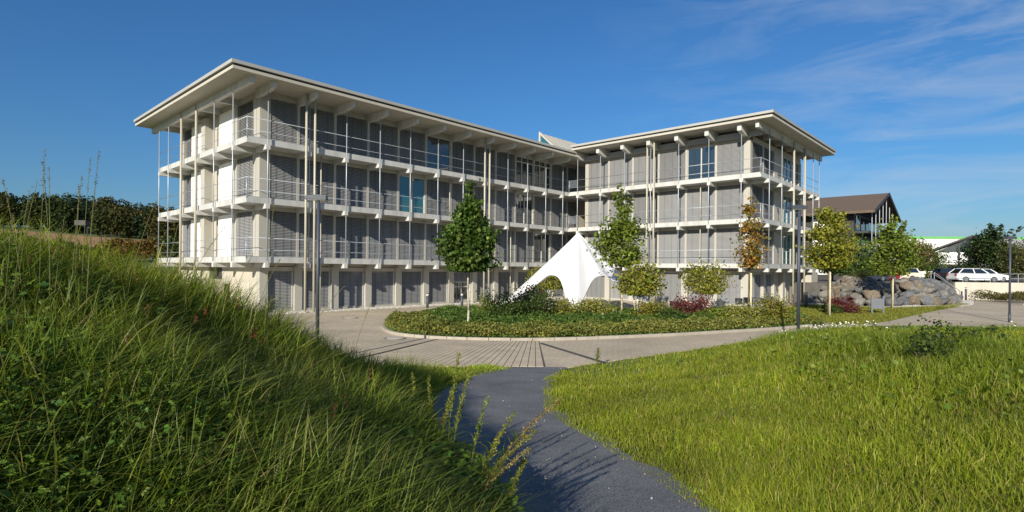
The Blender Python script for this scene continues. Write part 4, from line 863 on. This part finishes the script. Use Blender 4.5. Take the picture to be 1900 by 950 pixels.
for x, y in zip(tx, ty):
    H = g.uniform(8.5, 12.5) * (1.15 if x < -150 else .95); r = g.uniform(3.2, 5.2); n = 300; q = g.normal(size=(n, 3)); q /= np.linalg.norm(q, axis=1)[:, None]; q *= (g.uniform(.55, 1.0, n) ** .5)[:, None]
    z0 = float(hz(np.array(x), np.array(y))); P.append(np.stack([x + q[:, 0] * r, y + q[:, 1] * r, z0 + H * .52 + q[:, 2] * H * .5], 1)); base = np.array([[.028, .044, .012], [.04, .052, .014], [.055, .05, .015], [.02, .035, .014]])[g.integers(0, 4)]; C.append(base[None] * g.normal(1, .25, (n, 1)).clip(.4, 1.8))
v, f, c = leaves(np.concatenate(P), 1.0, np.concatenate(C), (0, 0, .4), g); link('wood', npmesh('wood', v, f, 'needle', c), kind='stuff', label='dark green wood covering the hill behind the brown field', cat='wood')
g = np.random.default_rng(4); n = 16000; X = g.uniform(-75, -14, n); Y = 76 + g.normal(0, 1.0, n); H = 2.7 + .7 * np.sin(X * .35) + .5 * np.sin(X * .9); P = np.stack([X, Y, hz(X, Y) + H * np.sqrt(g.uniform(.02, 1, n))], 1)
v, f, c = leaves(P, .4, np.where((np.sin(X * .21) > .5)[:, None], np.array([[.14, .09, .02]]), np.array([[.055, .085, .018]])) * g.normal(1, .25, (n, 1)).clip(.4, 1.8), g=g); link('field_hedge', npmesh('fh', v, f, 'leaf', c), kind='stuff', label='mixed green hedge along the lower edge of the brown field', cat='hedge')
for i, x in enumerate((188, 207, 221, 274)):
    p = pxd(x, 446, 90); link('fence_post', MB().tube((0, 0, -2.5), (0, 0, 1.3), .07, 6).mesh('fp', 'timber_dark'), None, tuple(p), 0, 'thin dark fence post at the edge of the brown field', 'fence post', 'fence posts along the field')
hb = thing('raised_hide', 'small grey field shelter on stilts by the wood', 'shelter', tuple(pxd(152, 432, 150)), .2)
link('cabin', MB().box(-1.3, 1.3, -1, 1, 2.0, 3.3).mesh('hc', 'timber_dark'), hb)
for sx in (-1.3, 1.3): link('leg', MB().tube((sx, 0, -1), (sx, 0, 2.0), .12, 6).mesh('hl', 'timber_dark'), hb)

# ------------------------------------------------------------------ grass banks
def sample_area(x0, x1, y0, y1, n, power, g):
    X = g.uniform(x0, x1, n); Y = g.uniform(y0, y1, n); D = np.hypot(X, Y); keep = g.random(n) < np.clip((2.2 / D), 0, 1) ** power; return X[keep], Y[keep]
g = np.random.default_rng(21)
# left bank: long arching grass
X, Y = sample_area(-9.5, .9, .3, 15.2, 760000, 1.15, g)
D = np.hypot(X, Y); dl = xl(Y) - X
k = (dl > -.04) & (D > 1.0) & (Y > .35) & (X / np.maximum(Y, .1) > -1.25)
X, Y, D, dl = X[k], Y[k], D[k], dl[k]; Z = zt(X, Y); N = len(X)
lawnish = sstep((Y - 11.0) / 1.6) ; clump = .5 + .5 * np.sin(X * 2.1 + 1.3 * np.sin(Y * 1.7)) * np.cos(Y * 2.4 + .8 * np.sin(X * 3))
h = (.27 + .30 * clump) * g.uniform(.4, 1.35, N) * (1 - .75 * lawnish) * np.clip(.35 + dl / 1.0, .35, 1); h = np.where(D < 2.0, np.minimum(h, .16 + .2 * (D - 1)), h); herbm = sstep((np.sin(X * 1.9 + 2) * np.cos(Y * 1.6) + .35) / .6) * (1 - sstep((D - 2.6) / 2.6)); h = np.maximum(h * (1 - .18 * herbm), .05)
az = np.where(g.random(N) < .5, g.normal(-.25, .8, N) + 1.2 * np.sin(X * 1.3 + Y * .9), g.uniform(0, 6.28, N)); lean = g.uniform(.15, 1.35, N); wd = np.clip(.0038 + .0008 * D, .0035, .016) * g.uniform(.7, 1.4, N)
pal = np.array([[.082, .132, .018], [.122, .178, .022], [.17, .225, .03], [.28, .26, .09]]); pi = g.choice(4, N, p=[.37, .34, .20, .09]); patch = .5 + .5 * np.sin(X * .9 + 2.2 * np.sin(Y * .8 + 1)) * np.cos(Y * 1.1 + 1.5 * np.sin(X * .7)); C = (pal[pi] * g.normal(1, .22, (N, 1)) * (.5 + .72 * clump[:, None]) * (1 + .5 * lawnish[:, None]) * (1 + sstep((Y - 2.8) / 4.0)[:, None] * np.array([.5, .38, .2])) * (1 + patch[:, None] * np.array([.35, .3, .1]))).clip(.005, .8)
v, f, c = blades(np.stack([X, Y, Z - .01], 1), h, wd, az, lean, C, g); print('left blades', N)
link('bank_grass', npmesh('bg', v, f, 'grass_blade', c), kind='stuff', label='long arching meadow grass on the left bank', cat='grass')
# right bank: shorter grass
X, Y = sample_area(.3, 27, 2.2, 29, 1250000, 1.0, g); X2, Y2 = sample_area(.3, 12, 2.4, 12.5, 950000, 1.5, g); X = np.r_[X, X2]; Y = np.r_[Y, Y2]; D = np.hypot(X, Y); dr = X - xr(Y); e = edge_dist(X, Y)
k = (dr > -.07) & (e > .05) & (X / np.maximum(Y, .1) < 1.15) & (D < 27); X, Y, D, dr, e = X[k], Y[k], D[k], dr[k], e[k]; Z = zt(X, Y); N = len(X); print('right blades', N)
clump = .5 + .5 * np.sin(X * 1.5 + 1.1 * np.sin(Y * 1.3)) * np.cos(Y * 1.9 + .9 * np.sin(X * 2.2)); rough = sstep((X - 3.5) / 4)
pt2 = sstep(.5 + .9 * np.sin(X * .55 + 1.7 * np.sin(Y * .35 + 2)) * np.cos(Y * .6 + 1.3 * np.sin(X * .4))); h = (.075 + .09 * clump + .08 * rough + .12 * pt2 * rough) * g.uniform(.6, 1.3, N) * np.clip(.45 + dr / .8, .45, 1) * np.clip(.5 + e / 1.5, .5, 1)
pal = np.array([[.19, .255, .018], [.245, .30, .022], [.31, .33, .036], [.42, .34, .10]]); pi = g.choice(4, N, p=[.36, .36, .20, .08]); C = (pal[pi] * g.normal(1, .2, (N, 1)) * (.75 + .4 * clump[:, None]) * (1.08 - .38 * (pt2 * rough)[:, None] * np.array([1.15, .75, .8]))).clip(.005, .8)
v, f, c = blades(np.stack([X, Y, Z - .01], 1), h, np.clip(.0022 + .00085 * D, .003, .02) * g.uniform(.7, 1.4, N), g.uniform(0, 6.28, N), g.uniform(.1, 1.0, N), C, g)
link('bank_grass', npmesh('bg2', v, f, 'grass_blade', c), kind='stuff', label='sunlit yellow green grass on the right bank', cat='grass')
# lawn strip by the boulders
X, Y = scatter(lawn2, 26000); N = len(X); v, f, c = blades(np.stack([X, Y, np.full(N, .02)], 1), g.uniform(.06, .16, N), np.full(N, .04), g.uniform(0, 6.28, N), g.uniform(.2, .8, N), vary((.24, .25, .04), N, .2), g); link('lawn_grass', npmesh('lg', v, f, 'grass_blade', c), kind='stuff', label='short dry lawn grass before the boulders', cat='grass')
# broad leaved herbs in the left bank
X, Y = sample_area(-5.5, .6, .6, 8.5, 260000, 1.5, g); D = np.hypot(X, Y); dl = xl(Y) - X; k = (dl > .1) & (D > 1.4) & (np.sin(X * 1.9 + 2) * np.cos(Y * 1.6) + g.normal(0, .35, len(X)) > .05 + .4 * sstep((D - 2.5) / 3)); X, Y, D, dl = X[k], Y[k], D[k], dl[k]; N = len(X); print('herbs', N)
Z = zt(X, Y) + g.uniform(.05, .30, N) * np.clip((D - .8) / 1.5, .2, 1); nrm = g.normal(0, .45, (N, 3)) + [.15, -.35, 1]; nrm /= np.linalg.norm(nrm, axis=1)[:, None]; t = np.cross(nrm, g.normal(size=(N, 3))); t /= np.linalg.norm(t, axis=1)[:, None]; b = np.cross(nrm, t); s = (g.uniform(.009, .026, N) * np.clip(D / 3, .7, 1.3))[:, None]; parts = []; O = np.stack([X, Y, Z], 1); C = vary((.11, .185, .022), N, .36, g)
for a in (-1.05, 0, 1.05):
    d = t * math.cos(a) + b * math.sin(a); e2 = -t * math.sin(a) + b * math.cos(a); v = np.stack([O, O + d * s * .65 + e2 * s * .42 + nrm * s * .1, O + d * s * 1.25 - nrm * s * .1, O + d * s * .65 - e2 * s * .42 + nrm * s * .1], 1).reshape(-1, 3); i = np.arange(N)[:, None] * 4; parts.append((v, np.concatenate([i + [0, 1, 2], i + [0, 2, 3]], 1).reshape(-1, 3), np.repeat(C, 4, 0)))
v, f, c = cat(parts); link('bank_herbs', npmesh('bh', v, f, 'leaf', c), kind='stuff', label='broad leaved herbs with three lobed leaves in the left bank', cat='herbs')
# herbs in the right bank
X, Y = sample_area(4, 16, 3, 14, 60000, 1.0, g); D = np.hypot(X, Y); k = (np.sin(X * 1.1 + 1) * np.cos(Y * 1.2) + g.normal(0, .5, len(X)) > .45) & (X / Y < 1.1); X, Y = X[k], Y[k]; N = len(X); P = np.stack([X, Y, zt(X, Y) + g.uniform(.05, .3, N)], 1); v, f, c = leaves(P, .07, vary((.12, .17, .024), N, .3, g), g=g); link('bank_herbs', npmesh('bh2', v, f, 'leaf', c), kind='stuff', label='leafy herbs scattered in the right bank', cat='herbs')
# daisies: heads on stems behind the right bank crest
def daisies(name, pts, label):
    N = len(pts); m = []
    for p in pts:
        h = g.uniform(.3, .5); top = p + np.array([g.normal(0, .04), g.normal(0, .04), h]); a = np.linspace(0, 2 * math.pi, 9)[:-1]; r = g.uniform(.018, .027); n = np.array([g.normal(0, .35), -.7, .7]); n /= np.linalg.norm(n); t_ = np.cross(n, [1, 0, 0]); t_ /= np.linalg.norm(t_); b_ = np.cross(n, t_)
        ring = top + r * (np.cos(a)[:, None] * t_ + np.sin(a)[:, None] * b_); v = np.concatenate([[top], ring, ring * .35 + top * .65 + n * .012, [top + n * .016], [p, p + [.008, 0, 0], top]]); f = np.array([[0, 1 + k_, 1 + (k_ + 1) % 8] for k_ in range(8)] + [[17, 9 + k_, 9 + (k_ + 1) % 8] for k_ in range(8)] + [[18, 19, 20]]); c = np.concatenate([np.tile([.8, .8, .76], (9, 1)), np.tile([.6, .4, .03], (9, 1)), np.tile([.06, .1, .02], (3, 1))]); m.append((v, f, c))
    v, f, c = cat(m); link(name, npmesh(name, v, f, 'vcol', c), kind='stuff', label=label, cat='flowers')
dp = []
for q in range(85): x, y = g.normal(11.2, .75), g.normal(19.6, .8); dp.append(np.array([x, y, float(zt(x, y)) + .1]))
daisies('daisies', dp, 'white daisies flowering round the lamp pole')
dp = []
for q in range(14): x, y = g.normal(13.6, 1.5), g.normal(15.2, .9); dp.append(np.array([x, y, float(zt(x, y)) - .05]))
daisies('daisies', dp, 'small white flowers on the right bank crest')
# seeding grass stalks against the sky
def stalk(base, tip, r, head, label, grp, seed, colr=(.13, .14, .035), headc=(.17, .14, .05), name='grass_stalk'):
    gg = np.random.default_rng(seed); t = thing(name, label, 'grass stalk', tuple(base), 0, grp); b0 = Vector((0, 0, 0)); e = Vector(tip) - Vector(base); m = MB(); pts = []
    for k_ in range(9): q = k_ / 8; pts.append(Vector((e.x * q ** 1.8, e.y * q ** 1.8, e.z * q)))
    for a, b_ in zip(pts[:-1], pts[1:]): m.tube(a, b_, r, 5)
    st = m.mesh('stem', 'vcol'); a_ = st.color_attributes.new('Col', 'FLOAT_COLOR', 'POINT'); a_.data.foreach_set('color', np.tile(np.r_[colr, 1], len(st.vertices)).astype(np.float32)); link('stem', st, t)
    if name == 'tall_weed':
        n = 22; q = gg.uniform(.1, .7, n); P = np.stack([np.interp(q, np.linspace(0, 1, 9), [p[i] for p in pts]) for i in range(3)], 1); v, f, c = blades(P, gg.uniform(.07, .16, n), np.full(n, .012), gg.uniform(0, 6.28, n), gg.uniform(.6, 1.5, n), vary((.13, .18, .03), n, .2, gg), gg); link('leaf_blades', npmesh('lb', v, f, 'grass_blade', c), t)
    n = int(head[0]); q = gg.uniform(1 - head[1], 1, n); P = np.stack([np.interp(q, np.linspace(0, 1, 9), [p[i] for p in pts]) for i in range(3)], 1) + gg.normal(0, head[2], (n, 3)); v, f, c = leaves(P, head[3], vary(headc, n, .25, gg), (0, 0, .3), gg, .5); link('seed_head', npmesh('sh', v, f, 'leaf', c), t)
for i, (xt, yt, xb_, D) in enumerate([(84, 275, 72, 3.4), (79, 300, 95, 3.6), (91, 310, 92, 3.3), (4, 330, 45, 3.2), (70, 335, 30, 3.5), (56, 352, 20, 3.0), (184, 280, 160, 3.6), (168, 292, 150, 3.8), (152, 325, 130, 3.5), (148, 345, 138, 3.9), (176, 348, 158, 3.4), (290, 372, 230, 4.2), (418, 420, 330, 5.0), (510, 362, 490, 5.2), (470, 470, 420, 5.5), (520, 480, 470, 6.0), (330, 418, 300, 4.6), (120, 400, 95, 3.0), (25, 395, 5, 2.8), (640, 530, 560, 6.5), (690, 560, 650, 7.0)]):
    bpt = pxd(xb_, 560 + i * 3, D); bpt[2] = float(zt(bpt[0], bpt[1])); stalk(bpt, pxd(xt, yt, D), 0.0014 * D / 3.4, (34 if i % 3 else 60, .2, .004 if i % 4 else .010, .011), 'thin seeding grass stalk standing above the left bank', 'seeding stalks on the left bank', 300 + i)
# flowering weeds hanging over the path edge
for i, (xt, yt, xb_, yb_, D, hc, n) in enumerate([(852, 655, 828, 900, 3.9, (.20, .22, .03), 420), (795, 700, 800, 880, 4.3, (.18, .2, .03), 300), (955, 765, 885, 960, 3.5, (.2, .22, .035), 320), (1040, 740, 880, 980, 3.2, (.25, .17, .05), 380), (992, 800, 860, 1000, 3.0, (.21, .2, .04), 480), (975, 850, 930, 1020, 3.0, (.2, .22, .035), 420), (985, 832, 850, 1000, 2.9, (.26, .2, .06), 380), (872, 690, 835, 905, 3.8, (.24, .25, .035), 300), (905, 735, 868, 940, 3.5, (.22, .25, .035), 260), (838, 720, 815, 890, 4.0, (.22, .24, .03), 280), (930, 800, 880, 980, 3.2, (.25, .24, .04), 300), (765, 690, 770, 850, 4.6, (.2, .22, .03), 220)]):
    bpt = pxd(xb_, yb_, D); z0 = float(zt(bpt[0], bpt[1])); bpt[2] = min(bpt[2], z0 + .3) if bpt[2] > z0 else z0; bpt[2] = z0
    stalk(bpt, pxd(xt, yt, D), .0022, (int(n * .8), .45, .008, .016), 'tall flowering weed leaning from the left bank over the dark path', 'weeds over the path edge', 400 + i, (.12, .14, .03), hc, 'tall_weed')
pw = px(1108, 681); stalk(pw, (pw[0] + .03, pw[1], .52), .008, (160, .8, .03, .05), 'single small weed sprouting at the paving edge', None, 450, (.1, .13, .02), (.12, .16, .03), 'small_weed')
# leafy weeds in the right bank
for i, (x, y, D, h, lbl) in enumerate(((1742, 600, 9.0, .55, 'bushy dark weed standing out of the right bank'), (1715, 640, 8.2, .45, 'low dark weed in front of the bushy weed'), (1820, 620, 9.2, .4, 'small dark weed on the right bank near the crest'))):
    p = pxd(x, y + 60, D); p[2] = float(zt(p[0], p[1])); shrub('weed', p, .32, h, 420, [((.035, .06, .015), 4), ((.08, .11, .02), 2)], lbl, 500 + i, .05, cat_='weed')

# rust coloured dock spikes in the left bank, loose chips on the path
sp = []
for q in range(46):
    x, y = g.uniform(-4.2, -.2), g.uniform(1.7, 6.5)
    if xl(y) - x < .15 or math.hypot(x, y) < 1.9: continue
    h = g.uniform(.28, .5); n = 26; P = np.stack([np.full(n, x), np.full(n, y), float(zt(x, y)) + h + g.uniform(-.07, .02, n)], 1) + g.normal(0, .006, (n, 3)); sp.append(leaves(P, .016, vary((.20, .075, .035), n, .25, g), g=g))
v, f, c = cat(sp); link('dock_spikes', npmesh('ds', v, f, 'leaf', c), kind='stuff', label='small rust coloured seed spikes among the left bank herbs', cat='seed heads')
n = 420; Y = g.uniform(3.2, 15.1, n); t_ = g.beta(.45, .45, n); X = xl(Y) + (xr(Y) - xl(Y)) * t_; P = np.stack([X, Y, 1.42 - .0923 * Y + .02], 1); cc = np.where(g.random((n, 1)) < .5, np.array([[.32, .30, .26]]), np.array([[.22, .17, .07]])) * g.normal(1, .2, (n, 1)).clip(.4, 1.6)
v, f, c = leaves(P, .022, cc, (0, 0, 3), g); link('path_litter', npmesh('pl', v, f, 'vcol', c), kind='stuff', label='loose chips and dry leaf bits on the dark path', cat='litter')
